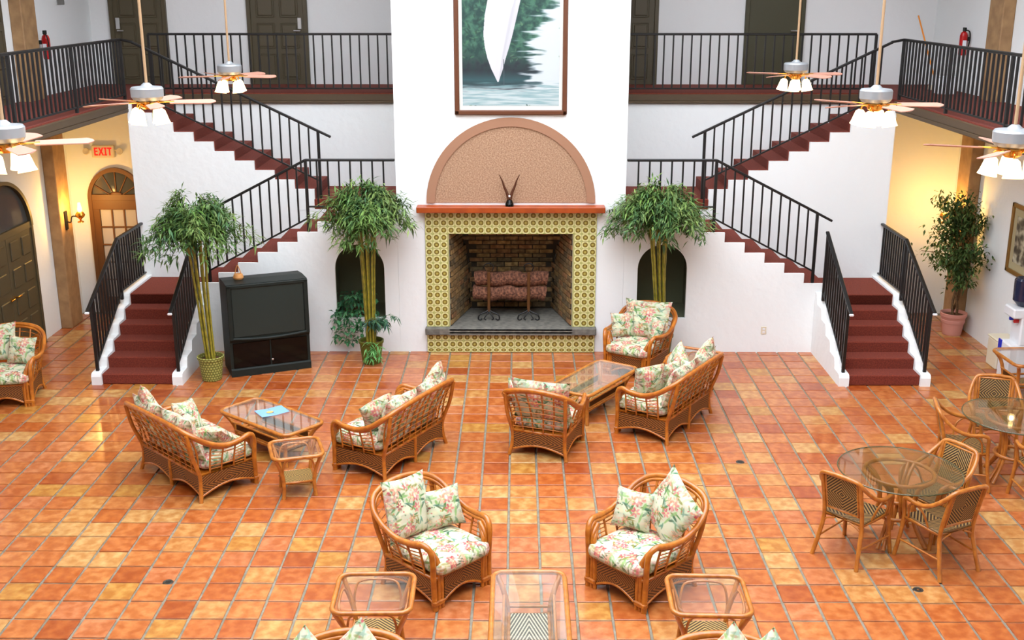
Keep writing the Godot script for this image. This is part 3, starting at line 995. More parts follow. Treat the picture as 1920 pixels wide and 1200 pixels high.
func build_doors() -> void:
	var b: MB
	# guest room doors on the gallery
	var spec := [[-6.37, 0.84, "door_1", M.olive_door, true, 1, "dark olive panelled guest room door at the corner of the gallery"], [-4.0, 0.90, "door_2", M.olive_door, true, 1, "dark olive panelled guest room door above the television side stair"], [2.00, 0.84, "door_3", M.olive_door, true, 0, "dark olive panelled door half hidden by the chimney breast"], [4.46, 0.88, "door_4", M.dark_slab_door, false, 1, "plain dark flush door on the ficus side of the gallery"]]
	for d in spec:
		var n := structure_node(d[2], d[6], Vector3(d[0], GY, GZ))
		panel_door(n, d[1], 2.15, d[3], 2, 4, d[4])
		b = MB.new()
		for s in [-1.0, 1.0]: b.box(Vector3(s * (d[1] / 2 + 0.03), 1.09, 0.03), Vector3(0.07, 2.19, 0.08), 0.006)
		b.box(Vector3(0, 2.19, 0.029), Vector3(d[1] + 0.11, 0.07, 0.07), 0.006)
		part("door_frame", b, d[3], n)
		if d[5]:
			var px: float = d[1] / 2 - 0.07
			if d[2] == "door_1": px = -px
			b = MB.new()
			b.box(Vector3(px, 1.02, 0.05), Vector3(0.07, 0.19, 0.03), 0.006)
			if d[4]: part("lock_plate", b, M.steel, n)
			b = MB.new()
			b.rod(Vector3(px, 0.90, 0.04), Vector3(px, 0.90, 0.10), 0.012)
			b.rod(Vector3(px, 0.90, 0.095), Vector3(px - signf(px) * 0.10, 0.90, 0.095), 0.010)
			part("lever_handle", b, M.steel, n)
	# door on the side gallery, seen edge on
	var e := structure_node("door_5", "dark olive door in the side wall of the gallery by the tan post", Vector3(-SX, GY, 0.05), PI / 2)
	panel_door(e, 0.9, 2.15, M.olive_door, 2, 4)
	# double door with an arched light, in the side wall
	var n2 := structure_node("door_6", "dark olive double door under an arched window in the side wall", Vector3(-SX, 0, 0.42), PI / 2)
	for s in [-1.0, 1.0]:
		b = MB.new()
		b.box(Vector3(s * 0.435, 0.92, 0.02), Vector3(0.86, 1.84, 0.05), 0.005)
		part("door_leaf", b, M.olive_door, n2)
		for i in 2:
			for j in 4:
				b = MB.new()
				var c := Vector3(s * 0.435 + (i - 0.5) * 0.38, 0.40 + j * 0.40, 0.05)
				if j == 0: c.y = 0.42
				b.box(c, Vector3(0.27, 0.28, 0.022), 0.012)
				part("panel", b, M.olive_door, n2)
		b = MB.new()
		b.box(Vector3(s * 0.435, 0.13, 0.05), Vector3(0.74, 0.2, 0.008), 0.002)
		part("kick_plate", b, M.brass, n2)
		b = MB.new()
		b.rod(Vector3(s * 0.06, 0.95, 0.04), Vector3(s * 0.06, 0.95, 0.11), 0.012)
		b.rod(Vector3(s * 0.06, 0.95, 0.105), Vector3(s * 0.17, 0.95, 0.105), 0.010)
		part("lever_handle", b, M.brass, n2)
	arch_top(n2, 0.92, 1.84, M.olive_door, 0)
	# hinges on the jamb
	for y in [0.3, 1.6]:
		b = MB.new()
		b.box(Vector3(0.89, y, 0.05), Vector3(0.03, 0.14, 0.02), 0.003)
		part("hinge", b, M.steel, n2)
	# glazed exit door
	var n3 := structure_node("door_7", "brown glazed exit door with a fan light under the exit sign", Vector3(-6.45, 0, BZ))
	b = MB.new()
	for s in [-1.0, 1.0]: b.box(Vector3(s * 0.36, 0.96, 0.02), Vector3(0.13, 1.90, 0.05), 0.005)
	b.box(Vector3(0, 1.84, 0.021), Vector3(0.85, 0.18, 0.058), 0.005)
	b.box(Vector3(0, 0.14, 0.019), Vector3(0.62, 0.26, 0.044), 0.005)
	for k in 2: b.box(Vector3(-0.1 + 0.2 * k, 1.0, 0.022), Vector3(0.025, 1.5, 0.035), 0.004)
	for k in 4: b.box(Vector3(0, 0.27 + 0.297 * (k + 1), 0.021), Vector3(0.6, 0.025, 0.031), 0.004)
	part("door_leaf", b, M.brown_door, n3)
	for i in 3:
		for j in 5:
			b = MB.new()
			b.box(Vector3(-0.2 + 0.2 * i, 0.42 + 0.297 * j, 0.014), Vector3(0.176, 0.272, 0.008))
			part("pane", b, M.door_pane, n3)
	arch_top(n3, 0.46, 1.93, M.brown_door, 6)

func arch_top(root: Node3D, r: float, y0: float, m: Material, spokes: int) -> void:
	var b := MB.new()
	var ring := PackedVector2Array()
	var squash := 0.85 if spokes == 0 else 1.1
	for k in 25:
		var a := PI * k / 24.0
		ring.append(Vector2(cos(a) * r, y0 + sin(a) * r * squash))
	for k in 25:
		var a := PI * (24 - k) / 24.0
		ring.append(Vector2(cos(a) * (r - 0.06), y0 + sin(a) * (r - 0.06) * squash))
	b.prism(ring, -0.01, 0.07)
	for s in [-1.0, 1.0]: b.box(Vector3(s * (r - 0.03), y0 / 2, 0.028), Vector3(0.064, y0 + 0.02, 0.072), 0.004)
	b.box(Vector3(0, y0 + 0.02, 0.026), Vector3(r * 2 - 0.10, 0.10, 0.06), 0.004)
	part("door_frame", b, m, root)
	b = MB.new()
	var g := PackedVector2Array()
	for k in 25:
		var a := PI * k / 24.0
		g.append(Vector2(cos(a) * (r - 0.05), y0 + sin(a) * (r - 0.05) * squash))
	b.prism(g, 0.004, 0.012)
	if not M.has("fan_pane"): mat("fan_pane", Color(0.30, 0.31, 0.31), 0.04)
	part("pane", b, M.fan_pane, root)
	for k in spokes - 1:
		var a := PI * (k + 1) / spokes
		b = MB.new()
		b.rod(Vector3(cos(a) * 0.08, y0 + sin(a) * 0.08, 0.02), Vector3(cos(a) * (r - 0.05), y0 + sin(a) * (r - 0.05) * squash, 0.02), 0.012, 6)
		part("glazing_bar", b, m, root)
	if spokes:
		b = MB.new()
		b.cushion(Vector3(0, y0 + 0.05, 0.03), Vector3(0.2, 0.12, 0.04), 1.0)
		part("hub", b, m, root)

# spans: [top a, top b, bottom a, bottom b, balusters, post at a, post at b]
func railing(called: String, label: String, spans: Array, thick := 0.019, extra := [], cap := Vector3.ZERO) -> void:
	var root := thing(called, label, "railing", Vector3.ZERO, 0.0, "black iron railings")
	var iron: Material = M.black_iron
	var b := MB.new()
	for s in spans:
		var d: Vector3 = s[1] - s[0]
		var bs := Basis.looking_at(d.normalized(), Vector3.UP)
		b.box((s[0] + s[1]) / 2.0, Vector3(0.052, 0.036, d.length() + 0.01), 0.008, bs)
	for s in extra:
		var d: Vector3 = s[1] - s[0]
		b.box((s[0] + s[1]) / 2.0, Vector3(0.051, 0.034, d.length()), 0.008, Basis.looking_at(d.normalized(), Vector3.UP))
	part("handrail", b, iron, root)
	if cap != Vector3.ZERO:
		b = MB.new()
		b.box(cap, Vector3(0.06, 0.03, 0.035), 0.008)
		part("end_cap", b, M.white_plastic, root)
	for s in spans:
		var d: Vector3 = s[3] - s[2]
		b = MB.new()
		b.box((s[2] + s[3]) / 2.0, Vector3(0.03, 0.024, d.length()), 0.004, Basis.looking_at(d.normalized(), Vector3.UP))
		part("bottom_rail", b, iron, root)
		for k in s[4]:
			var t: float = (k + 1.0) / (s[4] + 1.0)
			var hi: Vector3 = s[0].lerp(s[1], t)
			var lo: Vector3 = s[2].lerp(s[3], t)
			b = MB.new()
			b.box((hi + lo) / 2.0, Vector3(thick + 0.005, hi.y - lo.y, thick + 0.005))
			part("baluster", b, iron, root)
		for e in 2:
			if s[5 + e] > -90.0:
				var hi: Vector3 = s[e]
				var lo := Vector3(hi.x, s[5 + e], hi.z)
				b = MB.new()
				b.box((hi + lo) / 2.0, Vector3(0.042, hi.y - lo.y, 0.042), 0.005)
				part("newel_post", b, iron, root)

func build_railings() -> void:
	var no := -99.0
	for s in [-1.0, 1.0]:
		var side := "on the television side" if s < 0 else "on the ficus tree side"
		var f := func(u: float, y: float, z: float) -> Vector3: return Vector3(s * u, y, z)
		railing("stair_railing", "sloping black railing of the lower stair flight " + side,
			[[f.call(1.67, 2.865, WZ - 0.05), f.call(2.945, 2.865, WZ - 0.05), f.call(1.67, 2.19, WZ - 0.05), f.call(2.945, 2.19, WZ - 0.05), 7, no, no],
			[f.call(2.945, 2.865, WZ - 0.05), f.call(4.44, 2.10, WZ - 0.05), f.call(2.945, 2.02, WZ - 0.05), f.call(4.44, 1.235, WZ - 0.05), 10, 1.82, 1.06]], 0.018,
			[[f.call(4.42, 2.11, WZ - 0.05), f.call(4.66, 1.985, WZ - 0.05)]])
		railing("stair_railing", "sloping black railing of the upper stair flight " + side,
			[[f.call(5.60, 4.465, -1.05), f.call(2.91, 3.165, -1.05), f.call(5.60, 3.73, -1.05), f.call(2.91, 2.41, -1.05), 18, no, 2.14]], 0.018,
			[[f.call(2.95, 3.185, -1.05), f.call(2.72, 3.074, -1.05)], [f.call(5.58, 4.465, -1.05), f.call(GX + 0.03, 4.50, -1.05)]])
		railing("gallery_railing", "level black railing along the rear gallery " + side,
			[[f.call(1.67, 4.535, BZ + 0.03), f.call(5.70, 4.535, BZ + 0.03), f.call(1.67, 3.70, BZ + 0.03), f.call(5.70, 3.70, BZ + 0.03), 27, no, 3.55]], 0.018)
		var spans := []
		for k in 5:
			var z0 := -1.05 + 1.9 * k
			spans.append([f.call(GX + 0.03, 4.50, z0), f.call(GX + 0.03, 4.50, z0 + 1.9), f.call(GX + 0.03, 3.70, z0), f.call(GX + 0.03, 3.70, z0 + 1.9), 13, 3.52, no])
		railing("gallery_railing", "closely barred black railing along the side gallery " + side, spans, 0.02)
		railing("stair_railing", "short black railing on the outer curb of the front steps " + side,
			[[f.call(5.68, 1.76, -0.98), f.call(5.68, 1.76, 0.14), f.call(5.68, 0.99, -0.98), f.call(5.68, 0.99, 0.14), 10, no, no],
			[f.call(5.68, 1.76, 0.14), f.call(5.68, 1.13, 1.34), f.call(5.68, 0.97, 0.14), f.call(5.68, 0.27, 1.34), 10, 0.86, 0.16]], 0.02,
			[[f.call(5.68, 1.14, 1.32), f.call(5.68, 1.055, 1.49)]], f.call(5.68, 1.04, 1.50))
		railing("stair_railing", "short black railing on the inner curb of the front steps " + side,
			[[f.call(4.56, 1.83, 0.10), f.call(4.56, 1.13, 1.36), f.call(4.56, 0.97, 0.10), f.call(4.56, 0.27, 1.36), 10, 0.84, 0.16]], 0.02,
			[[f.call(4.56, 1.14, 1.34), f.call(4.56, 1.05, 1.51)], [f.call(4.56, 1.82, 0.12), f.call(4.56, 1.86, 0.05)]], f.call(4.56, 1.035, 1.52))

func build_fans() -> void:
	var spots := [[Vector3(-3.87, 4.15, 7.25), "nearest white ceiling fan with lit tulip shades, over the floral armchair by the wall", 20.0], [Vector3(-3.52, 4.24, 4.83), "white ceiling fan with lit shades in front of the upper stair on the television side", 8.0], [Vector3(-3.67, 4.21, 0.97), "small looking ceiling fan farthest back on the television side of the hall", -12.0],
		[Vector3(3.73, 4.23, 0.93), "small looking ceiling fan farthest back on the ficus side of the hall", 10.0], [Vector3(3.60, 4.22, 4.79), "white ceiling fan with lit shades in front of the upper stair on the ficus side", -6.0], [Vector3(3.92, 4.12, 7.25), "nearest white ceiling fan with lit tulip shades, over the round glass tables", 14.0]]
	var proto: Node3D
	for i in spots.size():
		if i == 0:
			proto = thing("ceiling_fan", spots[0][1], "ceiling fan", Vector3.ZERO, 0.0, "ceiling fans")
			var b := MB.new()
			b.rod(Vector3(0, 0.07, 0), Vector3(0, 4.36, 0), 0.014, 10)
			part("down_rod", b, M.pole_paint, proto)
			b = MB.new()
			b.lathe([Vector2(0.0, -0.075), Vector2(0.10, -0.075), Vector2(0.135, -0.06), Vector2(0.155, -0.03), Vector2(0.157, 0.045), Vector2(0.145, 0.062), Vector2(0.06, 0.072), Vector2(0.03, 0.10), Vector2(0.0, 0.105)], 28)
			part("motor_housing", b, M.grey_enamel, proto)
			b = MB.new()
			b.lathe([Vector2(0.0, -0.15), Vector2(0.05, -0.15), Vector2(0.075, -0.13), Vector2(0.07, -0.10), Vector2(0.11, -0.09), Vector2(0.11, -0.075), Vector2(0, -0.075)], 24)
			part("switch_cup", b, M.brass, proto)
			for k in 5:
				var a := TAU * k / 5.0
				var q := Basis(Vector3.UP, a) * Basis(Vector3.RIGHT, deg_to_rad(11.0))
				b = MB.new()
				var pl := PackedVector2Array()
				for e in 9: pl.append(Vector2(0.60 + 0.05 * sin(PI * e / 8.0), -0.068 + 0.136 * e / 8.0))
				pl.append(Vector2(0.22, 0.055)); pl.append(Vector2(0.20, 0.0)); pl.append(Vector2(0.22, -0.055))
				b.prism(pl, -0.004, 0.004, q * Basis(Vector3.RIGHT, PI / 2), Vector3(0, -0.085, 0))
				var bl := part("blade", b, M.fan_blade, proto)
				b = MB.new()
				b.box(q * Vector3(0.17, 0, 0) + Vector3(0, -0.083, 0), Vector3(0.16, 0.012, 0.035), 0.004, q)
				part("blade_iron", b, M.brass, bl)
			for k in 4:
				var a := TAU * k / 4.0 + 0.5
				var d := Vector3(cos(a), 0, sin(a))
				b = MB.new()
				b.tube(spline([Vector3(0, -0.12, 0) + d * 0.05, Vector3(0, -0.10, 0) + d * 0.10, Vector3(0, -0.115, 0) + d * 0.13, Vector3(0, -0.145, 0) + d * 0.135], 4), 0.008, 6)
				part("lamp_arm", b, M.brass, proto)
				b = MB.new()
				var tilt := Basis(Vector3.UP.cross(d).normalized(), -0.18)
				b.lathe([Vector2(0.076, -0.15), Vector2(0.066, -0.12), Vector2(0.055, -0.06), Vector2(0.046, -0.02), Vector2(0.024, 0.0)], 18, Vector3(0, -0.145, 0) + d * 0.135, tilt)
				b.lathe([Vector2(0.021, -0.004), Vector2(0.043, -0.022), Vector2(0.052, -0.06), Vector2(0.063, -0.12), Vector2(0.073, -0.15)], 18, Vector3(0, -0.145, 0) + d * 0.135, tilt)
				var sh := part("lamp_shade", b, M.shade_glass, proto)
				if k == 0:
					var l := OmniLight3D.new()
					l.name = "lamp_bulb"
					l.light_color = Color(1.0, 0.80, 0.52); l.light_energy = 0.10; l.light_size = 0.03
					l.omni_range = 30.0; l.omni_attenuation = 2.0; l.shadow_enabled = true
					l.position = Vector3(0, -0.145, 0) + d * 0.142 + Vector3(0, -0.08, 0)
					sh.add_child(l)
			proto.position = spots[0][0]; proto.rotation.y = deg_to_rad(spots[0][2])
		else:
			copy(proto, spots[i][1], spots[i][0], deg_to_rad(spots[i][2]))

# ================================================================ rattan lounge furniture
var lounge_cache := {}

# e widens the seat; front is +z
func lounge(called: String, label: String, category: String, e: float, c: Vector3, fx: float, fz: float, group: String, seats := 1) -> Node3D:
	var yaw := face_yaw(fx, fz)
	var key := "%s" % e
	if lounge_cache.has(key):
		var r := copy(lounge_cache[key], label, c, yaw)
		return r
	var root := thing(called, label, category, c, yaw, group)
	lounge_cache[key] = root
	var R: Material = M.rattan
	var hw := 0.33 + e
	var ctrl := [Vector3(-hw, 0.0, 0.335), Vector3(-hw - 0.005, 0.28, 0.325), Vector3(-hw - 0.02, 0.53, 0.325), Vector3(-hw - 0.045, 0.615, 0.26), Vector3(-hw - 0.075, 0.60, 0.12), Vector3(-hw - 0.095, 0.60, -0.06), Vector3(-hw - 0.10, 0.665, -0.24), Vector3(-hw - 0.07, 0.77, -0.40), Vector3(-hw + 0.06, 0.85, -0.50)]
	if e > 0.05: ctrl.append(Vector3(-hw + 0.30, 0.875, -0.525))
	ctrl.append(Vector3(0, 0.885 + (0.0 if e < 0.05 else -0.005), -0.53))
	var m := ctrl.size()
	for k in m - 1:
		var p: Vector3 = ctrl[m - 2 - k]
		ctrl.append(Vector3(-p.x, p.y, p.z))
	var rail := spline(ctrl, 6)
	var b := MB.new()
	b.tube(rail, 0.027, 8)
	var band := PackedVector3Array()
	for p in rail:
		if p.y > 0.45: band.append(p + Vector3(0, -0.030, 0) + Vector3(-p.x, 0, -p.z).normalized() * 0.022)
	b.tube(band, 0.018, 7)
	part("top_rail", b, R, root)
	# front posts are bundles of poles
	for s in [-1.0, 1.0]:
		b = MB.new()
		for k in 2:
			b.tube(spline([Vector3(s * (hw - 0.045 - 0.04 * k), 0.0, 0.335), Vector3(s * (hw - 0.045 - 0.03 * k), 0.28, 0.33), Vector3(s * (hw - 0.03 - 0.02 * k), 0.50 - 0.03 * k, 0.315), Vector3(s * (hw - 0.0), 0.58 - 0.02 * k, 0.22)], 4), 0.02, 7)
		b.box(Vector3(s * (hw - 0.035), 0.07, 0.335), Vector3(0.13, 0.05, 0.055), 0.01)
		part("leg", b, R, root)
		b = MB.new()
		b.tube(spline([Vector3(s * (hw + 0.02), 0.0, -0.36), Vector3(s * (hw - 0.01), 0.14, -0.335), Vector3(s * (hw - 0.01), 0.30, -0.335), Vector3(s * (hw + 0.02), 0.55, -0.42), Vector3(s * (hw + 0.03), 0.80, -0.47)], 4), 0.023, 8)
		part("leg", b, R, root)
	if e > 0.05:
		for z in [-0.34, 0.335]:
			b = MB.new()
			b.rod(Vector3(0, 0, z), Vector3(0, 0.30, z), 0.022)
			part("leg", b, R, root)
	# seat frame
	b = MB.new()
	b.tube(PackedVector3Array([Vector3(-hw, 0.30, 0.33), Vector3(hw, 0.30, 0.33), Vector3(hw, 0.30, -0.33), Vector3(-hw, 0.30, -0.33)]), 0.02, 7, true)
	b.box(Vector3(0, 0.295, 0), Vector3(hw * 2 - 0.04, 0.02, 0.64))
	part("seat_frame", b, R, root)
	# woven aprons, arched below
	var spans := []
	var halves := 1 if e < 0.05 else 2
	for k in halves:
		var x0 := lerpf(-hw, hw, float(k) / halves)
		var x1 := lerpf(-hw, hw, float(k + 1) / halves)
		var pad := 0.11 if halves == 1 else 0.08
		spans.append([Vector3(x0 + pad, 0, 0.335), Vector3(x1 - pad, 0, 0.335), Vector3(0, 0, 1)])
		spans.append([Vector3(x0, 0, -0.335), Vector3(x1, 0, -0.335), Vector3(0, 0, -1)])
	for s in [-1.0, 1.0]: spans.append([Vector3(s * hw, 0, 0.33), Vector3(s * hw, 0, -0.33), Vector3(s, 0, 0)])
	for q in spans:
		var a: Vector3 = q[0]
		var d: Vector3 = q[1] - q[0]
		var out: Vector3 = q[2]
		b = MB.new()
		var arch := PackedVector3Array()
		for k in 11:
			var t := k / 10.0
			var y := 0.075 + 0.075 * sin(PI * t)
			arch.append(a + d * t + Vector3(0, y - 0.012, 0))
		for k in 10:
			var t0 := k / 10.0
			var t1 := (k + 1) / 10.0
			var y0 := 0.075 + 0.075 * sin(PI * t0)
			var y1 := 0.075 + 0.075 * sin(PI * t1)
			for side in [1.0, -1.0]:
				var o: Vector3 = out * 0.006 * side
				b.quad(a + d * t0 + Vector3(0, 0.29, 0) + o, a + d * t1 + Vector3(0, 0.29, 0) + o, a + d * t1 + Vector3(0, y1, 0) + o, a + d * t0 + Vector3(0, y0, 0) + o, out * side, [Vector2(t0, 0.82), Vector2(t1, 0.82), Vector2(t1, 0.18 + (y1 - 0.075) * 2.8), Vector2(t0, 0.18 + (y0 - 0.075) * 2.8)])
		var ap := part("woven_apron", b, M.woven_brown, root)
		b = MB.new()
		b.tube(arch, 0.014, 6)
		part("apron_edge", b, R, ap)
	for s in [-1.0, 1.0]:
		for k in 3 if e < 0.05 else 0:
			b = MB.new()
			b.rod(Vector3(s * (hw - 0.10 - 0.022 * k), 0.10 + 0.012 * k, 0.335), Vector3(s * (hw - 0.10 - 0.022 * k), 0.30, 0.335), 0.006, 5)
			part("reed", b, R, root)
	# uprights of the sides and back, with short rungs between every other pair
	var ends := []
	var pick := func(x: float, z: float, back: bool) -> Vector3:
		var best := 1e9
		var got := Vector3.ZERO
		for p in rail:
			if p.y < 0.5: continue
			if back and p.z > -0.38: continue
			if not back and signf(p.x) != signf(x): continue
			var dd := absf(p.x - x) if back else absf(p.z - z) + (10.0 if p.z < -0.40 else 0.0)
			if dd < best:
				best = dd; got = p
		return got
	for s in [-1.0, 1.0]:
		for z in [0.21, 0.07, -0.08, -0.22]:
			ends.append([Vector3(s * hw, 0.30, z), pick.call(s * hw, z - 0.02, false), s])
	var nb := 6 if e < 0.05 else 11
	for k in nb:
		var t := -1.0 + 2.0 * k / (nb - 1.0)
		ends.append([Vector3(t * (hw - 0.03), 0.30, -0.335), pick.call(t * (hw + 0.03), 0, true), 0.0])
	for q in ends:
		var lo: Vector3 = q[0]
		var hi: Vector3 = q[1]
		b = MB.new()
		b.tube(spline([lo, lo.lerp(hi, 0.45) + Vector3(0, 0.02, 0.03 if q[2] == 0.0 else 0.0), hi], 4), 0.011, 6)
		part("slat", b, R, root)
	b = MB.new()
	for k in ends.size() - 1:
		if ends[k][2] != ends[k + 1][2]: continue
		if ends[k][2] != 0.0 and k % 4 == 1: 
			for t in [0.22, 0.72]: b.rod((ends[k][0] as Vector3).lerp(ends[k][1], t), (ends[k + 1][0] as Vector3).lerp(ends[k + 1][1], t), 0.007, 5)
			continue
		for r in 7:
			var t := 0.12 + 0.12 * r
			b.rod((ends[k][0] as Vector3).lerp(ends[k][1], t), (ends[k + 1][0] as Vector3).lerp(ends[k + 1][1], t), 0.0055, 5)
	part("rungs", b, R, root, true)
	# seat and back cushions
	var each := (hw * 2 - 0.02) / seats
	for k in seats:
		var x := -hw + 0.01 + each * (k + 0.5)
		b = MB.new()
		b.cushion(Vector3(x, 0.385, 0.06), Vector3(each + 0.02, 0.155, 0.70), 0.28)
		part("seat_cushion", b, M.fabric, root)
		if e > 0.05:
			b = MB.new()
			b.pillow(each, 0.52, 0.20)
			var o := part("back_cushion", b, M.fabric, root)
			o.position = Vector3(x, 0.68, -0.32)
			o.rotation = Vector3(deg_to_rad(-17), 0, 0)
	return root

var pillow_meshes := {}

func pillow_on(seat: Node3D, local: Vector3, w: float, tilt: float, turn: float, roll: float, label: String, wide := 1.0, group := "floral throw pillows", thick := 0.17) -> void:
	var key := "%.2f" % w
	if not pillow_meshes.has(key):
		var b := MB.new()
		b.pillow(w, w, thick)
		pillow_meshes[key] = b.mesh(M.fabric)
	var o := put("throw_pillow", pillow_meshes[key], self)
	var bs := Basis(Vector3.UP, seat.rotation.y + deg_to_rad(turn)) * Basis(Vector3.RIGHT, deg_to_rad(-tilt)) * Basis(Vector3.BACK, deg_to_rad(roll))
	o.transform = Transform3D(bs * Basis.from_scale(Vector3(wide, 1, 1)), seat.transform * local)
	meta(o, label, "pillow", group)

func side_table(label: String, c: Vector3, yaw: float, w: float, h: float, weave: Material) -> Node3D:
	var root := thing("side_table", label, "side table", c, yaw, "rattan side tables")
	var R: Material = M.light_rattan
	var b := MB.new()
	var hw := w / 2
	var cr := 0.09
	var loop := PackedVector3Array()
	for q in 4:
		var cx: float = (hw - cr) * ([1, -1, -1, 1][q])
		var cz: float = (hw - cr) * ([1, 1, -1, -1][q])
		for k in 5:
			var a := PI / 2 * (q + k / 4.0)
			loop.append(Vector3(cx + cos(a) * cr, h, cz + sin(a) * cr))
	b.tube(loop, 0.021, 8, true)
	part("top_frame", b, R, root)
	b = MB.new()
	b.cushion(Vector3(0, h + 0.004, 0), Vector3(w - 0.03, 0.008, w - 0.03), 0.22, Basis.IDENTITY, 4, 32)
	part("glass_top", b, M.soft_glass, root)
	for sx in [-1.0, 1.0]:
		for sz in [-1.0, 1.0]:
			b = MB.new()
			b.tube(spline([Vector3(sx * (hw - 0.025), h - 0.01, sz * (hw - 0.025)), Vector3(sx * (hw - 0.06), h - 0.10, sz * (hw - 0.06)), Vector3(sx * hw * 0.64, h * 0.55, sz * hw * 0.64), Vector3(sx * hw * 0.60, h * 0.30, sz * hw * 0.60), Vector3(sx * hw * 0.64, 0, sz * hw * 0.64)], 4), 0.021, 8)
			part("leg", b, R, root)
	for q in 4:
		var rot := Basis(Vector3.UP, PI / 2 * q)
		b = MB.new()
		b.tube(spline([rot * Vector3(-hw * 0.62, h * 0.45, hw * 0.62), rot * Vector3(-hw * 0.60, h - 0.12, hw * 0.78), rot * Vector3(-hw * 0.40, h - 0.035, hw - 0.04), rot * Vector3(hw * 0.40, h - 0.035, hw - 0.04), rot * Vector3(hw * 0.60, h - 0.12, hw * 0.78), rot * Vector3(hw * 0.62, h * 0.45, hw * 0.62)], 4), 0.011, 6)
		part("arch_brace", b, R, root)
	var sh := hw * 0.62
	b = MB.new()
	b.box(Vector3(0, h * 0.36, 0), Vector3(sh * 2, 0.014, sh * 2), 0.003)
	var ws := part("woven_shelf", b, weave, root)
	b = MB.new()
	b.tube(PackedVector3Array([Vector3(-sh, h * 0.36, sh), Vector3(sh, h * 0.36, sh), Vector3(sh, h * 0.36, -sh), Vector3(-sh, h * 0.36, -sh)]), 0.015, 7, true)
	part("shelf_frame", b, R, ws)
	return root

func coffee_table(label: String, c: Vector3, yaw: float, w: float, l: float, h: float, weave: Material, glass: Material) -> Node3D:
	var root := thing("coffee_table", label, "coffee table", c, yaw, "rattan coffee tables")
	var R: Material = M.light_rattan
	var b := MB.new()
	var hw := w / 2
	var hl := l / 2
	var cr := 0.10
	var loop := PackedVector3Array()
	for q in 4:
		var cx: float = (hw - cr) * ([1, -1, -1, 1][q])
		var cz: float = (hl - cr) * ([1, 1, -1, -1][q])
		for k in 5:
			var a := PI / 2 * (q + k / 4.0)
			loop.append(Vector3(cx + cos(a) * cr, h, cz + sin(a) * cr))
	b.tube(loop, 0.023, 8, true)
	part("top_frame", b, R, root)
	b = MB.new()
	var pg := PackedVector2Array()
	for p in loop: pg.append(Vector2(p.x * 0.985, p.z * 0.99))
	b.prism(pg, h + 0.006, h + 0.016, Basis(Vector3(1, 0, 0), Vector3(0, 0, 1), Vector3(0, 1, 0)))
	part("glass_top", b, glass, root)
	for sx in [-1.0, 1.0]:
		for sz in [-1.0, 1.0]:
			b = MB.new()
			b.tube(spline([Vector3(sx * (hw - 0.03), h - 0.01, sz * (hl - 0.03)), Vector3(sx * (hw - 0.09), h - 0.12, sz * (hl - 0.12)), Vector3(sx * (hw - 0.12), 0.18, sz * (hl - 0.17)), Vector3(sx * (hw - 0.09), 0, sz * (hl - 0.13))], 4), 0.024, 8)
			part("leg", b, R, root)
	var sw := hw - 0.13
	var sl := hl - 0.19
	b = MB.new()
	b.box(Vector3(0, 0.16, 0), Vector3(sw * 2, 0.014, sl * 2), 0.003)
	var ws := part("woven_shelf", b, weave, root)
	b = MB.new()
	b.tube(PackedVector3Array([Vector3(-sw, 0.16, sl), Vector3(sw, 0.16, sl), Vector3(sw, 0.16, -sl), Vector3(-sw, 0.16, -sl)]), 0.018, 7, true)
	part("shelf_frame", b, R, ws)
	for sx in [-1.0, 1.0]:
		b = MB.new()
		for k in 2:
			b.box(Vector3(sx * (sw + 0.03), 0.265, 0), Vector3(0.012, 0.07, sl * 2 - 0.02), 0.003)
		part("woven_apron", b, M.woven_brown, root)
		b = MB.new()
		b.rod(Vector3(sx * (sw + 0.03), 0.215, -sl - 0.02), Vector3(sx * (sw + 0.03), 0.215, sl + 0.02), 0.015)
		b.rod(Vector3(sx * (sw + 0.04), 0.31, -sl - 0.04), Vector3(sx * (sw + 0.04), 0.31, sl + 0.04), 0.013)
		part("side_stretcher", b, R, root)
	for sz in [-1.0, 1.0]:
		b = MB.new()
		b.rod(Vector3(-sw - 0.02, 0.215, sz * (sl + 0.03)), Vector3(sw + 0.02, 0.215, sz * (sl + 0.03)), 0.015)
		part("end_stretcher", b, R, root)
	return root

func from_back(back_foot: Vector2, fx: float, fz: float, e: float, side: float) -> Vector3:
	# centre of a lounge piece from one of its rear feet; side +1 when that foot is at local +x
	var f := Vector2(fx, fz).normalized()
	var r := Vector2(f.y, -f.x)
	var c := back_foot + f * 0.35 - r * side * (0.34 + e)
	return Vector3(c.x, 0, c.y)

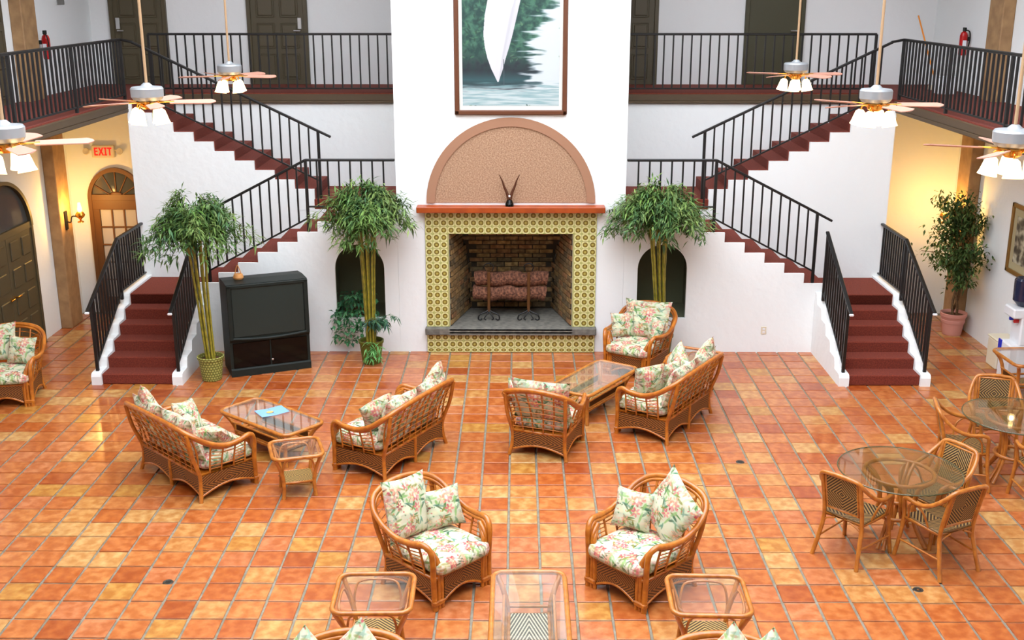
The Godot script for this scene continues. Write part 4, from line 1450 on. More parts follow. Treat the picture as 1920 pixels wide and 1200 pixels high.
func build_lounge_groups() -> void:
	var ga := "rattan lounge armchairs"
	var gs := "rattan loveseats"
	# two armchairs at the front
	var I := lounge("armchair", "front rattan armchair whose seat faces right, with two floral pillows", "armchair", 0.0, Vector3(-0.627, 0, 6.786), 0.72, 0.69, ga)
	pillow_on(I, Vector3(-0.12, 0.72, -0.26), 0.58, 17, 10, -8, "large floral pillow leaning at the back of the front armchair facing right")
	pillow_on(I, Vector3(0.215, 0.635, -0.15), 0.38, 20, -26, 6, "small floral pillow with pink flowers on the front armchair facing right")
	var J := lounge("armchair", "front rattan armchair whose seat faces left, with two floral pillows", "armchair", 0.0, Vector3(1.217, 0, 6.816), -0.72, 0.69, ga)
	pillow_on(J, Vector3(0.12, 0.72, -0.26), 0.58, 17, -12, -28, "large floral pillow leaning at the back of the front armchair facing left")
	pillow_on(J, Vector3(-0.22, 0.635, -0.14), 0.38, 20, 24, -4, "small floral pillow beside the large one on the front armchair facing left")
	# armchair seen from behind, armchair against the wall, armchair cut by the frame
	var E_ := lounge("armchair", "rattan armchair seen from behind, facing the fireplace", "armchair", 0.0, Vector3(0.455, 0, 3.58), 0.338, -0.94, ga)
	pillow_on(E_, Vector3(-0.03, 0.70, -0.30), 0.56, 16, 0, 0, "wide floral pillow on the armchair that faces the fireplace", 1.3)
	pillow_on(E_, Vector3(0.30, 0.66, -0.14), 0.36, 14, -35, 5, "small floral pillow inside the arm of the armchair that faces the fireplace")
	var G := lounge("armchair", "rattan armchair standing by the fireplace wall under the third palm", "armchair", 0.0, Vector3(1.79, 0, 0.80), -0.52, 0.85, ga)
	pillow_on(G, Vector3(0.02, 0.70, -0.26), 0.56, 16, 0, 3, "wide floral pillow on the armchair by the fireplace wall", 1.3)
	pillow_on(G, Vector3(0.27, 0.62, -0.05), 0.36, 14, -40, 0, "small floral pillow inside the arm of the armchair by the fireplace wall")
	pillow_on(G, Vector3(-0.27, 0.62, -0.08), 0.36, 14, 40, 0, "small floral pillow on the fireplace side of the armchair by the wall")
	var P_ := lounge("armchair", "rattan armchair by the arched double door, cut off by the frame", "armchair", 0.0, Vector3(-6.60, 0, 2.0), 0.20, 0.98, ga)
	pillow_on(P_, Vector3(-0.16, 0.72, -0.24), 0.52, 17, 10, 0, "large floral pillow on the armchair by the arched double door")
	pillow_on(P_, Vector3(0.17, 0.63, -0.12), 0.38, 18, -14, -4, "small floral pillow with red flowers on the armchair by the arched double door")
	var N := lounge("armchair", "rattan armchair at the bottom edge below the left side table, two pillow tips showing", "armchair", 0.0, Vector3(-1.02, 0, 9.53), 0.06, 0.99, ga)
	pillow_on(N, Vector3(-0.31, 0.79, -0.24), 0.42, 14, 14, 40, "floral pillow tip over the back of the left chair at the bottom edge")
	pillow_on(N, Vector3(0.05, 0.79, -0.27), 0.46, 14, -8, 42, "pink flowered pillow tip on the left chair at the bottom edge")
	var O := lounge("armchair", "rattan armchair at the bottom edge below the right side table, barely showing", "armchair", 0.0, Vector3(1.50, 0, 9.56), -0.06, 0.99, ga)
	pillow_on(O, Vector3(0.05, 0.80, -0.30), 0.42, 14, 6, 42, "floral pillow tip on the right chair at the bottom edge, nearer the middle")
	pillow_on(O, Vector3(0.29, 0.80, -0.25), 0.42, 14, -12, 42, "floral pillow tip on the right chair at the bottom edge, farther out")
	# loveseats
	var A := lounge("loveseat", "rattan loveseat nearest the front steps, its back to the lower left", "loveseat", 0.29, from_back(Vector2(-3.24, 5.12), 0.70, -0.72, 0.29, -1.0), 0.70, -0.72, gs, 2)
	pillow_on(A, Vector3(0.42, 0.79, -0.30), 0.46, 18, -12, -34, "floral pillow standing on its corner at the far end of the loveseat by the steps")
	pillow_on(A, Vector3(0.20, 0.64, 0.02), 0.40, 26, -60, -12, "floral pillow leaning in the middle of the loveseat by the steps")
	pillow_on(A, Vector3(-0.40, 0.60, -0.02), 0.42, 55, 40, -10, "floral pillow lying back at the near end of the loveseat by the steps")
	var D_ := lounge("loveseat", "rattan loveseat in the middle of the hall, its back towards the front armchairs", "loveseat", 0.29, from_back(Vector2(-1.36, 4.59), -0.88, -0.47, 0.29, 1.0), -0.88, -0.47, gs, 2)
	pillow_on(D_, Vector3(-0.46, 0.80, -0.30), 0.46, 18, 10, -38, "floral pillow standing on its corner at the far end of the middle loveseat")
	pillow_on(D_, Vector3(-0.16, 0.58, 0.10), 0.36, 60, -20, -5, "small floral pillow lying on the seat of the middle loveseat")
	pillow_on(D_, Vector3(0.36, 0.68, -0.10), 0.42, 20, -25, -20, "floral pillow with red flowers at the near end of the middle loveseat")
	var H := lounge("loveseat", "rattan loveseat facing the coffee table near the fireplace wall", "loveseat", 0.29, from_back(Vector2(1.88, 3.53), -0.84, -0.545, 0.29, 1.0), -0.84, -0.545, gs, 2)
	pillow_on(H, Vector3(-0.40, 0.68, 0.02), 0.42, 14, 50, -30, "pink flowered pillow propped in the far arm of the loveseat near the fireplace wall")
	pillow_on(H, Vector3(-0.46, 0.80, -0.30), 0.42, 18, -0, -34, "floral pillow standing at the far end of the loveseat near the fireplace wall")
	pillow_on(H, Vector3(0.34, 0.66, 0.06), 0.42, 14, -35, -4, "red flowered pillow at the near arm of the loveseat near the fireplace wall")
	pillow_on(H, Vector3(0.06, 0.66, -0.05), 0.38, 24, -10, -0, "round looking floral pillow in the middle of the loveseat near the fireplace wall")
	for n in [A]: n.set_meta("group", gs)
	# tables
	var B := coffee_table("rattan coffee table with a magazine on its glass between two loveseats", Vector3(-2.77, 0, 3.74), atan2(0.87, 0.73), 0.58, 1.24, 0.44, M.woven_brown, M.clear_glass)
	var mg := thing("magazine", "open blue and white magazine lying on the glass coffee table", "magazine", Vector3(-2.78, 0.457, 3.64), 0.6)
	var b := MB.new()
	for s in [-1.0, 1.0]:
		b.box(Vector3(s * 0.085, 0.006, 0), Vector3(0.17, 0.010, 0.24), 0.003, Basis(Vector3.BACK, s * 0.05))
	part("pages", b, mat("magazine_blue", Color(0.50, 0.68, 0.86), 0.4), mg)
	b = MB.new()
	b.cushion(Vector3(-0.03, 0.014, 0.02), Vector3(0.09, 0.004, 0.07), 1.0, Basis.IDENTITY, 4, 16)
	part("picture", b, mat("magazine_orange", Color(0.92, 0.72, 0.42), 0.3), mg)
	side_table("small square rattan side table beside the loveseat by the steps", Vector3(-2.27, 0, 4.83), 0.30, 0.53, 0.50, M.woven_tan)
	coffee_table("rattan coffee table with a glass top by the fireplace wall armchair", Vector3(1.08, 0, 2.36), atan2(-0.55, 0.83), 0.60, 1.30, 0.44, M.woven_tan, M.clear_glass)
	side_table("square rattan side table at the bottom edge left of the glass coffee table", Vector3(-1.05, 0, 7.91), 0.02, 0.62, 0.55, M.woven_tan)
	coffee_table("long glass coffee table with a pale woven shelf at the bottom edge", Vector3(0.20, 0, 8.06), 0.0, 0.60, 1.36, 0.45, M.woven_pale, M.clear_glass)
	side_table("square rattan side table at the bottom edge right of the glass coffee table", Vector3(1.635, 0, 7.93), -0.03, 0.62, 0.55, M.woven_tan)
	side_table("rattan side table mostly hidden between the wall armchair and the loveseat", Vector3(2.47, 0, 1.66), -0.5, 0.62, 0.50, M.woven_tan)
	coffee_table("rattan end table with a glass top and shelf before the water cooler", Vector3(6.86, 0, 1.74), 0.05, 0.60, 0.74, 0.52, M.woven_tan, M.clear_glass)

# ================================================================ dining
var dining_proto: Node3D

func dining_chair(label: String, c: Vector3, fx: float, fz: float) -> Node3D:
	if dining_proto: return copy(dining_proto, label, c, face_yaw(fx, fz))
	var root := thing("dining_chair", label, "dining chair", c, face_yaw(fx, fz), "woven dining armchairs")
	dining_proto = root
	var R: Material = M.light_rattan
	var b := MB.new()
	b.box(Vector3(0, 0.445, 0), Vector3(0.44, 0.022, 0.43), 0.006)
	part("seat", b, M.woven_dark, root)
	b = MB.new()
	b.tube(PackedVector3Array([Vector3(-0.225, 0.425, 0.225), Vector3(0.225, 0.425, 0.225), Vector3(0.205, 0.425, -0.215), Vector3(-0.205, 0.425, -0.215)]), 0.018, 7, true)
	part("seat_frame", b, R, root)
	b = MB.new()
	var lean := Basis(Vector3.RIGHT, deg_to_rad(-12))
	b.box(Vector3(0, 0.69, -0.262), Vector3(0.34, 0.34, 0.014), 0.004, lean)
	part("backrest", b, M.woven_dark, root)
	b = MB.new()
	b.tube(PackedVector3Array([Vector3(-0.165, 0.505, -0.222), Vector3(0.165, 0.505, -0.222), Vector3(0.165, 0.865, -0.30), Vector3(-0.165, 0.865, -0.30)]), 0.014, 7, true)
	part("back_frame", b, R, root)
	for s in [-1.0, 1.0]:
		b = MB.new()
		b.tube(spline([Vector3(s * 0.24, 0, -0.31), Vector3(s * 0.215, 0.22, -0.25), Vector3(s * 0.20, 0.45, -0.215), Vector3(s * 0.20, 0.87, -0.305)], 4), 0.021, 7)
		part("leg", b, R, root)
		b = MB.new()
		b.tube(spline([Vector3(s * 0.25, 0, 0.27), Vector3(s * 0.235, 0.22, 0.235), Vector3(s * 0.225, 0.44, 0.215), Vector3(s * 0.24, 0.56, 0.21)], 4), 0.021, 7)
		part("leg", b, R, root)
		b = MB.new()
		b.tube(spline([Vector3(s * 0.24, 0.55, 0.21), Vector3(s * 0.255, 0.625, 0.20), Vector3(s * 0.275, 0.655, 0.13), Vector3(s * 0.285, 0.655, 0.0), Vector3(s * 0.275, 0.70, -0.14), Vector3(s * 0.24, 0.80, -0.26), Vector3(s * 0.19, 0.875, -0.315), Vector3(s * 0.10, 0.892, -0.325), Vector3(0, 0.896, -0.327)], 4), 0.021, 7)
		part("arm", b, R, root)
		b = MB.new()
		b.tube(spline([Vector3(s * 0.225, 0.44, 0.16), Vector3(s * 0.262, 0.58, 0.13), Vector3(s * 0.278, 0.64, 0.04), Vector3(s * 0.262, 0.58, -0.05), Vector3(s * 0.215, 0.44, -0.08)], 4), 0.011, 6)
		part("arm_brace", b, R, root)
		b = MB.new()
		b.rod(Vector3(s * 0.238, 0.19, 0.24), Vector3(s * 0.218, 0.19, -0.26), 0.011, 6)
		part("stretcher", b, R, root)
		for z in [0.22, -0.22]:
			b = MB.new()
			b.tube(spline([Vector3(s * 0.232, 0.22, z * 1.08), Vector3(s * 0.19, 0.36, z), Vector3(s * 0.08, 0.415, z)], 4), 0.009, 6)
			part("brace", b, R, root)
	return root

func dining_table(label: String, c: Vector3, yaw: float) -> Node3D:
	var root := thing("dining_table", label, "dining table", c, yaw, "round glass dining tables")
	var b := MB.new()
	b.lathe([Vector2(0, 0.735), Vector2(0.575, 0.735), Vector2(0.582, 0.742), Vector2(0.575, 0.749), Vector2(0, 0.749)], 56)
	part("glass_top", b, M.tinted_glass, root)
	b = MB.new()
	var rim := PackedVector3Array()
	for k in 56: rim.append(Vector3(cos(TAU * k / 56) * 0.582, 0.742, sin(TAU * k / 56) * 0.582))
	b.tube(rim, 0.0065, 6, true)
	part("glass_edge", b, M.glass_edge if M.has("glass_edge") else mat("glass_edge", Color(0.30, 0.30, 0.20), 0.2), root)
	b = MB.new()
	for r in [[0.33, 0.713], [0.20, 0.30]]:
		var loop := PackedVector3Array()
		for k in 32: loop.append(Vector3(cos(TAU * k / 32) * r[0], r[1], sin(TAU * k / 32) * r[0]))
		b = MB.new()
		b.tube(loop, 0.020, 8, true)
		part("ring", b, M.light_rattan, root)
	for k in 4:
		b = MB.new()
		for e in [-1.0, 1.0]:
			var q := Basis(Vector3.UP, TAU * k / 4.0 + e * 0.09)
			b.tube(spline([q * Vector3(0.33, 0.71, 0), q * Vector3(0.20, 0.58, 0), q * Vector3(0.17, 0.36, 0), q * Vector3(0.21, 0.20, 0), q * Vector3(0.33, 0.02, 0)], 5), 0.020, 8)
		part("leg", b, M.light_rattan, root)
	return root

func build_dining() -> void:
	dining_table("round glass dining table nearer the front with three chairs", Vector3(3.81, 0, 5.90), 0.9)
	dining_chair("dining chair nearest the front armchairs, its back to the lower left", Vector3(3.33, 0, 6.17), 0.74, -0.67)
	dining_chair("dining chair at the front of the nearer table, its back to the lower right", Vector3(4.06, 0, 6.36), -0.42, -0.90)
	dining_chair("dining chair between the two glass tables with its woven back facing out", Vector3(4.21, 0, 5.78), -0.88, 0.47)
	dining_table("round glass dining table by the end table with a candle on it", Vector3(5.58, 0, 4.45), 0.5)
	dining_chair("dining chair seen edge-on at the left side of the farther glass table", Vector3(4.98, 0, 4.52), 0.97, 0.22)
	dining_chair("dining chair behind the farther glass table with its woven back upright", Vector3(5.58, 0, 3.86), -0.28, 0.96)
	dining_chair("dining chair at the front of the farther glass table, cut by the frame", Vector3(5.62, 0, 5.12), 0.05, -1.0)
	var cd := thing("candle_glass", "small lit candle glass on the farther round table", "candle", Vector3(5.42, 0.749, 4.62))
	var b := MB.new()
	b.lathe([Vector2(0, 0), Vector2(0.032, 0), Vector2(0.042, 0.03), Vector2(0.036, 0.075), Vector2(0.033, 0.075), Vector2(0.038, 0.03), Vector2(0.028, 0.006), Vector2(0, 0.006)], 18)
	part("holder", b, M.clear_glass, cd)
	b = MB.new()
	b.cushion(Vector3(0, 0.035, 0), Vector3(0.045, 0.05, 0.045), 1.0)
	part("candle_flame", b, M.flame_glow, cd)
	var l := OmniLight3D.new()
	l.name = "candle_light"; l.light_color = Color(1, 0.75, 0.4); l.light_energy = 0.01; l.light_size = 0.015
	l.omni_range = 20.0; l.omni_attenuation = 2.0; l.shadow_enabled = true; l.position = Vector3(0, 0.035, 0)
	cd.get_child(1).add_child(l)

# ================================================================ plants
func leaf_blade(b: MB, at: Vector3, dir: Vector3, up: Vector3, length: float, width: float, droop: float) -> void:
	var side := dir.cross(up).normalized()
	if side.length() < 0.1: side = Vector3.RIGHT
	var nn := side.cross(dir).normalized()
	if nn.y < 0: nn = -nn
	var mid := at + dir * length * 0.45
	var tip := at + dir * length + Vector3(0, -droop * length, 0)
	var i := b.vert(at, nn)
	var j := b.vert(mid + side * width, (nn + side * 0.4).normalized())
	var k := b.vert(mid - side * width, (nn - side * 0.4).normalized())
	var l := b.vert(tip, nn)
	b.tri(i, j, k); b.tri(j, l, k)

func bamboo(label: String, base: Vector3, top: Vector3, spread: float, high: float, leaves: int, pot: String, seed_: int) -> void:
	var r := RandomNumberGenerator.new()
	r.seed = seed_
	var root := thing("bamboo_palm", label, "potted plant", base, 0.0, "tall potted bamboo palms")
	var d := top - base
	var potmat: Material = M.basket_weave if pot == "basket" else M.green_pot
	var b := MB.new()
	b.lathe([Vector2(0, 0.0), Vector2(0.125, 0.0), Vector2(0.135, 0.02), Vector2(0.168, 0.30), Vector2(0.182, 0.31), Vector2(0.185, 0.345), Vector2(0.170, 0.35), Vector2(0.160, 0.33), Vector2(0.155, 0.28)], 28)
	part("pot", b, potmat, root)
	b = MB.new()
	b.lathe([Vector2(0.158, 0.29), Vector2(0.08, 0.305), Vector2(0, 0.31)], 20)
	part("soil", b, M.soil, root)
	for k in 8:
		var a := TAU * k / 8.0
		var p0 := Vector3(cos(a) * 0.055, 0.29, sin(a) * 0.055)
		var p2 := d + Vector3(cos(a) * 0.14, r.randf_range(-0.1, 0.15), sin(a) * 0.14)
		var pm := d * 0.62 + Vector3(cos(a) * 0.085, 0, sin(a) * 0.085)
		var path := spline([p0, pm, p2], 10)
		var rad := []
		for i in path.size(): rad.append(0.0155 - 0.004 * i / path.size() + (0.0025 if i % 3 == 0 else 0.0))
		b = MB.new()
		b.tube(path, rad, 7)
		part("cane", b, M.bamboo_cane, root)
	b = MB.new()
	var greens := [Color(0.10, 0.21, 0.045), Color(0.15, 0.27, 0.06), Color(0.065, 0.15, 0.045), Color(0.21, 0.33, 0.09), Color(0.10, 0.21, 0.10), Color(0.27, 0.36, 0.11)]
	var sprays := 58
	for k in sprays:
		var a := TAU * (k * 0.618 + r.randf() * 0.12)
		var reach := spread * r.randf_range(0.35, 1.25)
		var lift := high * r.randf_range(-0.10, 0.46) * (1.25 - reach / (spread * 1.3))
		var p0 := d + Vector3(cos(a) * 0.10, r.randf_range(-0.20, 0.10), sin(a) * 0.10)
		var p1 := d + Vector3(cos(a) * reach * 0.55, lift + 0.10, sin(a) * reach * 0.55)
		var p2 := d + Vector3(cos(a) * reach, lift - r.randf_range(0.02, 0.34), sin(a) * reach)
		var wall := WZ + 0.14 - base.z
		p1.z = maxf(p1.z, wall); p2.z = maxf(p2.z, wall)
		var path := spline([p0, p1, p2], 7)
		b.col = Color(0.10, 0.14, 0.04)
		b.tube(path, 0.0035, 4)
		var tone: Color = greens[r.randi() % 6]
		for q in leaves / sprays:
			var at := path[mini(path.size() - 1, int(path.size() * pow(r.randf(), 0.62)))]
			b.col = (tone.lerp(greens[r.randi() % 6], 0.5)) * r.randf_range(0.5, 1.05)
			b.col.a = 1.0
			var dir := Vector3(cos(a) * 0.55 + r.randf_range(-0.9, 0.9), r.randf_range(-0.8, 0.55), sin(a) * 0.55 + r.randf_range(-0.9, 0.9)).normalized()
			leaf_blade(b, at + Vector3(r.randf_range(-0.07, 0.07), r.randf_range(-0.06, 0.06), r.randf_range(-0.07, 0.07)), dir, Vector3.UP, r.randf_range(0.10, 0.18), r.randf_range(0.010, 0.016), r.randf_range(0.0, 0.4))
	part("foliage", b, M.leaf, root, true)

func build_plants() -> void:
	bamboo("tall bamboo palm in a yellow green basket pot beside the front steps", Vector3(-4.15, 0, 1.20), Vector3(-4.23, 2.10, 1.20), 0.62, 0.98, 6000, "basket", 5)
	bamboo("tall bamboo palm in a dark green pot before the niche left of the fireplace", Vector3(-2.02, 0, 0.45), Vector3(-2.02, 2.16, 0.50), 0.61, 0.98, 6000, "green", 6)
	bamboo("tall bamboo palm behind the armchair, before the niche right of the fireplace", Vector3(2.21, 0, 0.14), Vector3(2.08, 2.14, 0.36), 0.64, 1.0, 6200, "green", 7)
	# low shoots beside the middle palm
	var r := RandomNumberGenerator.new()
	r.seed = 15
	var low := thing("bamboo_shoots", "low bamboo sprays arching over the rim of the dark green pot", "plant", Vector3(-1.98, 0.33, 0.44))
	var b := MB.new()
	for k in 9:
		var a := r.randf_range(-0.6, 1.9)
		var tip := Vector3(cos(a) * r.randf_range(0.2, 0.55), r.randf_range(0.05, 0.40), sin(a) * r.randf_range(0.1, 0.3))
		var path := spline([Vector3(0, -0.03, 0), tip * 0.5 + Vector3(0, 0.18, 0), tip], 6)
		b.col = Color(0.12, 0.18, 0.06)
		b.tube(path, 0.004, 4)
		for q in 26:
			var p := path[r.randi_range(4, path.size() - 1)]
			b.col = [Color(0.05, 0.13, 0.07), Color(0.08, 0.19, 0.10), Color(0.05, 0.12, 0.10)][r.randi() % 3]
			leaf_blade(b, p, Vector3(r.randf_range(-1, 1), r.randf_range(-0.9, 0.3), r.randf_range(-1, 1)).normalized(), Vector3.UP, r.randf_range(0.08, 0.14), r.randf_range(0.010, 0.016), 0.3)
	for k in 60:
		b.col = [Color(0.10, 0.30, 0.08), Color(0.16, 0.38, 0.12)][k % 2]
		leaf_blade(b, Vector3(r.randf_range(-0.10, 0.12), r.randf_range(-0.22, 0.05), 0.17 + r.randf_range(0, 0.05)), Vector3(r.randf_range(-1, 1), r.randf_range(-1, 0.1), r.randf_range(0.0, 0.6)).normalized(), Vector3.UP, 0.10, 0.014, 0.3)
	part("foliage", b, M.leaf, low, true)
	# leafy plant spilling from the niche
	var iv := thing("leafy_plant", "bushy dark green leafy plant spilling out of the niche behind the middle palm", "plant", Vector3(-2.28, 0.525, -0.20))
	b = MB.new()
	b.lathe([Vector2(0, 0), Vector2(0.11, 0), Vector2(0.14, 0.16), Vector2(0.125, 0.16), Vector2(0.11, 0.12), Vector2(0, 0.12)], 20, Vector3(0, 0, -0.05))
	part("pot", b, M.soil, iv)
	b = MB.new()
	for k in 520:
		var a := r.randf() * TAU
		var p := Vector3(cos(a) * 0.30 * sqrt(r.randf()), r.randf_range(0.05, 0.36), sin(a) * 0.15)
		if k > 300: p = Vector3(r.randf_range(-0.36, 0.10), r.randf_range(-0.34, 0.16), 0.20 + r.randf_range(0, 0.14))
		b.col = [Color(0.04, 0.14, 0.05), Color(0.07, 0.22, 0.09), Color(0.03, 0.10, 0.05), Color(0.10, 0.27, 0.12)][r.randi() % 4]
		leaf_blade(b, p, Vector3(r.randf_range(-1, 1), r.randf_range(-0.9, 0.5), r.randf_range(-0.3, 1)).normalized(), Vector3.UP, r.randf_range(0.06, 0.10), r.randf_range(0.018, 0.028), 0.3)
	part("foliage", b, M.leaf, iv, true)
	# ficus
	var fi := thing("ficus_tree", "potted ficus tree with a twisted trunk in the corner by the framed picture", "potted plant", Vector3(6.93, 0, -1.0))
	b = MB.new()
	b.lathe([Vector2(0, 0), Vector2(0.135, 0), Vector2(0.145, 0.02), Vector2(0.168, 0.20), Vector2(0.178, 0.205), Vector2(0.182, 0.25), Vector2(0.176, 0.255), Vector2(0.19, 0.30), Vector2(0.20, 0.305), Vector2(0.205, 0.355), Vector2(0.19, 0.36), Vector2(0.175, 0.33), Vector2(0.17, 0.28)], 30)
	part("pot", b, M.pink_pot, fi)
	b = MB.new()
	b.lathe([Vector2(0.17, 0.31), Vector2(0.08, 0.33), Vector2(0, 0.33)], 20)
	part("soil", b, M.soil, fi)
	for k in 3:
		b = MB.new()
		var path := PackedVector3Array()
		for i in 17:
			var t := i / 16.0
			var a := TAU * k / 3.0 + t * 6.0
			path.append(Vector3(cos(a) * (0.045 - 0.02 * t), 0.30 + t * 0.95, sin(a) * (0.045 - 0.02 * t)) + Vector3(0.03 * t, 0, 0))
		b.tube(path, 0.020, 7)
		part("trunk", b, M.bark, fi)
	b = MB.new()
	b.col = Color(0.2, 0.14, 0.08)
	var limbs := []
	for k in 46:
		var p := Vector3(r.randf_range(-0.62, 0.17), r.randf_range(0.95, 2.22), r.randf_range(-0.35, 0.95))
		if p.y > 1.8: p.z = r.randf_range(-0.3, 0.45)
		if p.y > 1.9: p.x *= 0.6
		if p.y < 1.2: p.x *= 0.7
		limbs.append(p)
		b.tube(spline([Vector3(0.03, 1.15, 0), Vector3(p.x * 0.35, lerpf(1.25, p.y, 0.5), p.z * 0.35), p], 4), 0.006, 5)
	part("branches", b, M.bark, fi, true)
	b = MB.new()
	for k in 3400:
		var p: Vector3 = limbs[r.randi() % limbs.size()]
		var q := Vector3(0.02, lerpf(1.2, p.y, 0.6), 0).lerp(p, r.randf_range(0.35, 1.08)) + Vector3(r.randf_range(-0.13, 0.13), r.randf_range(-0.12, 0.12), r.randf_range(-0.13, 0.13))
		q.x = minf(q.x, 0.20)
		b.col = [Color(0.045, 0.085, 0.022), Color(0.07, 0.12, 0.03), Color(0.03, 0.06, 0.018), Color(0.11, 0.16, 0.05)][r.randi() % 4]
		leaf_blade(b, q, Vector3(r.randf_range(-1, 1), r.randf_range(-1, 0.2), r.randf_range(-1, 1)).normalized(), Vector3.UP, r.randf_range(0.06, 0.095), r.randf_range(0.015, 0.022), 0.2)
	part("foliage", b, M.leaf, fi, true)

# ================================================================ the rest
func build_small_things() -> void:
	var b: MB
	# television
	var tv := thing("television", "big black rear projection television standing askew beside the basket pot palm", "television", Vector3(-3.49, 0, 0.64), face_yaw(0.39, 0.92))
	b = MB.new()
	var w := 1.12
	var side := PackedVector2Array([Vector2(-0.30, 0.0), Vector2(0.31, 0.0), Vector2(0.31, 0.10), Vector2(0.285, 0.12), Vector2(0.285, 0.50), Vector2(0.31, 0.53), Vector2(0.31, 1.33), Vector2(0.0, 1.33), Vector2(-0.30, 1.30)])
	b.prism(side, -w / 2, w / 2, Basis(Vector3(0, 0, 1), Vector3(0, 1, 0), Vector3(1, 0, 0)))
	part("cabinet", b, M.black_plastic, tv)
	b = MB.new()
	b.box(Vector3(0, 0.93, 0.313), Vector3(w - 0.13, 0.70, 0.012), 0.004)
	part("screen", b, M.dark_screen, tv)
	b = MB.new()
	for q in [[Vector3(0, 1.30, 0.32), Vector3(w, 0.05, 0.03)], [Vector3(-w / 2 + 0.03, 0.93, 0.32), Vector3(0.06, 0.78, 0.03)], [Vector3(w / 2 - 0.03, 0.93, 0.32), Vector3(0.06, 0.78, 0.03)]]: b.box(q[0], q[1], 0.008)
	part("bezel", b, M.black_plastic, tv)
	b = MB.new()
	var bow := PackedVector3Array()
	for k in 9: bow.append(Vector3(lerpf(-w / 2 + 0.05, w / 2 - 0.05, k / 8.0), 0.56 - 0.03 * sin(PI * k / 8.0), 0.325))
	b.tube(bow, 0.022, 8)
	part("control_ledge", b, M.black_plastic, tv)
	for k in 2:
		b = MB.new()
		b.box(Vector3((k - 0.5) * 0.53, 0.305, 0.288), Vector3(0.51, 0.36, 0.012), 0.004)
		part("speaker_door", b, M.gloss_black, tv)
	b = MB.new()
	b.cushion(Vector3(0.02, 0.20, 0.296), Vector3(0.03, 0.03, 0.01), 1.0)
	part("latch", b, M.steel, tv)
	var orn := thing("woven_ornament", "little peach coloured woven ornament on top of the television", "ornament", Vector3(-3.80, 1.325, 0.76))
	b = MB.new()
	b.lathe([Vector2(0, 0), Vector2(0.06, 0.0), Vector2(0.075, 0.03), Vector2(0.06, 0.075), Vector2(0.035, 0.085), Vector2(0, 0.085)], 18)
	part("body", b, M.wicker_ornament, orn)
	b = MB.new()
	b.tube(spline([Vector3(-0.045, 0.07, 0), Vector3(-0.025, 0.16, 0), Vector3(0, 0.20, 0), Vector3(0.02, 0.15, 0), Vector3(0.045, 0.07, 0)], 4), 0.007, 6)
	part("handle", b, M.wicker_ornament, orn)
	# horn sculpture
	var hn := thing("horn_sculpture", "sculpture of two brown horns in a V on a black base on the mantel", "sculpture", Vector3(-0.02, 2.2275, WZ + 0.09))
	b = MB.new()
	b.lathe([Vector2(0, 0), Vector2(0.065, 0), Vector2(0.06, 0.03), Vector2(0.035, 0.09), Vector2(0.02, 0.10), Vector2(0, 0.10)], 18)
	part("base", b, M.gloss_black, hn)
	for s in [-1.0, 1.0]:
		b = MB.new()
		var path := spline([Vector3(s * 0.012, 0.09, 0), Vector3(s * 0.035, 0.19, 0), Vector3(s * 0.075, 0.28, 0), Vector3(s * 0.10, 0.36, 0.01), Vector3(s * 0.145, 0.455, 0.02)], 5)
		var rad := []
		for i in path.size(): rad.append(lerpf(0.022, 0.004, pow(float(i) / path.size(), 1.5)))
		b.tube(path, rad, 8)
		part("horn", b, M.horn, hn)
	b = MB.new()
	b.cushion(Vector3(0, 0.145, 0.02), Vector3(0.03, 0.03, 0.03), 1.0)
	part("bead", b, M.white_plastic, hn)
	# painting of a bird
	var pa := thing("painting", "tall framed painting of a white wading bird before green foliage", "painting", Vector3(0, 3.515, WZ))
	var pw := 1.575
	var ph := 2.36
	b = MB.new()
	for q in [[Vector3(0, 0.033, 0.03), Vector3(pw, 0.066, 0.06)], [Vector3(0, ph - 0.033, 0.03), Vector3(pw, 0.066, 0.06)], [Vector3(-pw / 2 + 0.033, ph / 2, 0.03), Vector3(0.066, ph, 0.06)], [Vector3(pw / 2 - 0.033, ph / 2, 0.03), Vector3(0.066, ph, 0.06)]]: b.box(q[0], q[1], 0.012)
	part("frame", b, M.frame_brown, pa)
	b = MB.new()
	b.box(Vector3(0, ph / 2, 0.012), Vector3(pw - 0.1, ph - 0.1, 0.012))
	part("mat_board", b, M.mat_board, pa)
	b = MB.new()
	b.quad(Vector3(-0.675, ph - 0.12, 0.0195), Vector3(0.675, ph - 0.12, 0.0195), Vector3(0.675, 0.125, 0.0195), Vector3(-0.675, 0.125, 0.0195), Vector3.BACK)
	var cm := mat("bird_canvas", Color(1, 1, 1), 0.5)
	cm.albedo_color = Color(0.80, 0.80, 0.81)
	cm.albedo_texture = tex(egret_image())
	part("canvas", b, cm, pa)
	# framed picture on the right wall
	var pr := thing("framed_picture", "gold framed picture on the right wall above the water cooler", "picture", Vector3(SX, 1.30, 0.62), -PI / 2)
	b = MB.new()
	for q in [[Vector3(0, 0.03, 0.02), Vector3(1.1, 0.06, 0.04)], [Vector3(0, 0.97, 0.02), Vector3(1.1, 0.06, 0.04)], [Vector3(-0.52, 0.5, 0.02), Vector3(0.06, 1.0, 0.04)], [Vector3(0.52, 0.5, 0.02), Vector3(0.06, 1.0, 0.04)]]: b.box(q[0], q[1], 0.008)
	part("frame", b, M.gold_frame, pr)
	b = MB.new()
	b.box(Vector3(0, 0.5, 0.008), Vector3(1.0, 0.9, 0.01))
	part("mat_board", b, mat("olive_mat", Color(0.66, 0.62, 0.48), 0.8), pr)
	b = MB.new()
	b.box(Vector3(0, 0.5, 0.015), Vector3(0.76, 0.66, 0.006))
	var pm := mat("sketch", Color(1, 1, 1), 0.6)
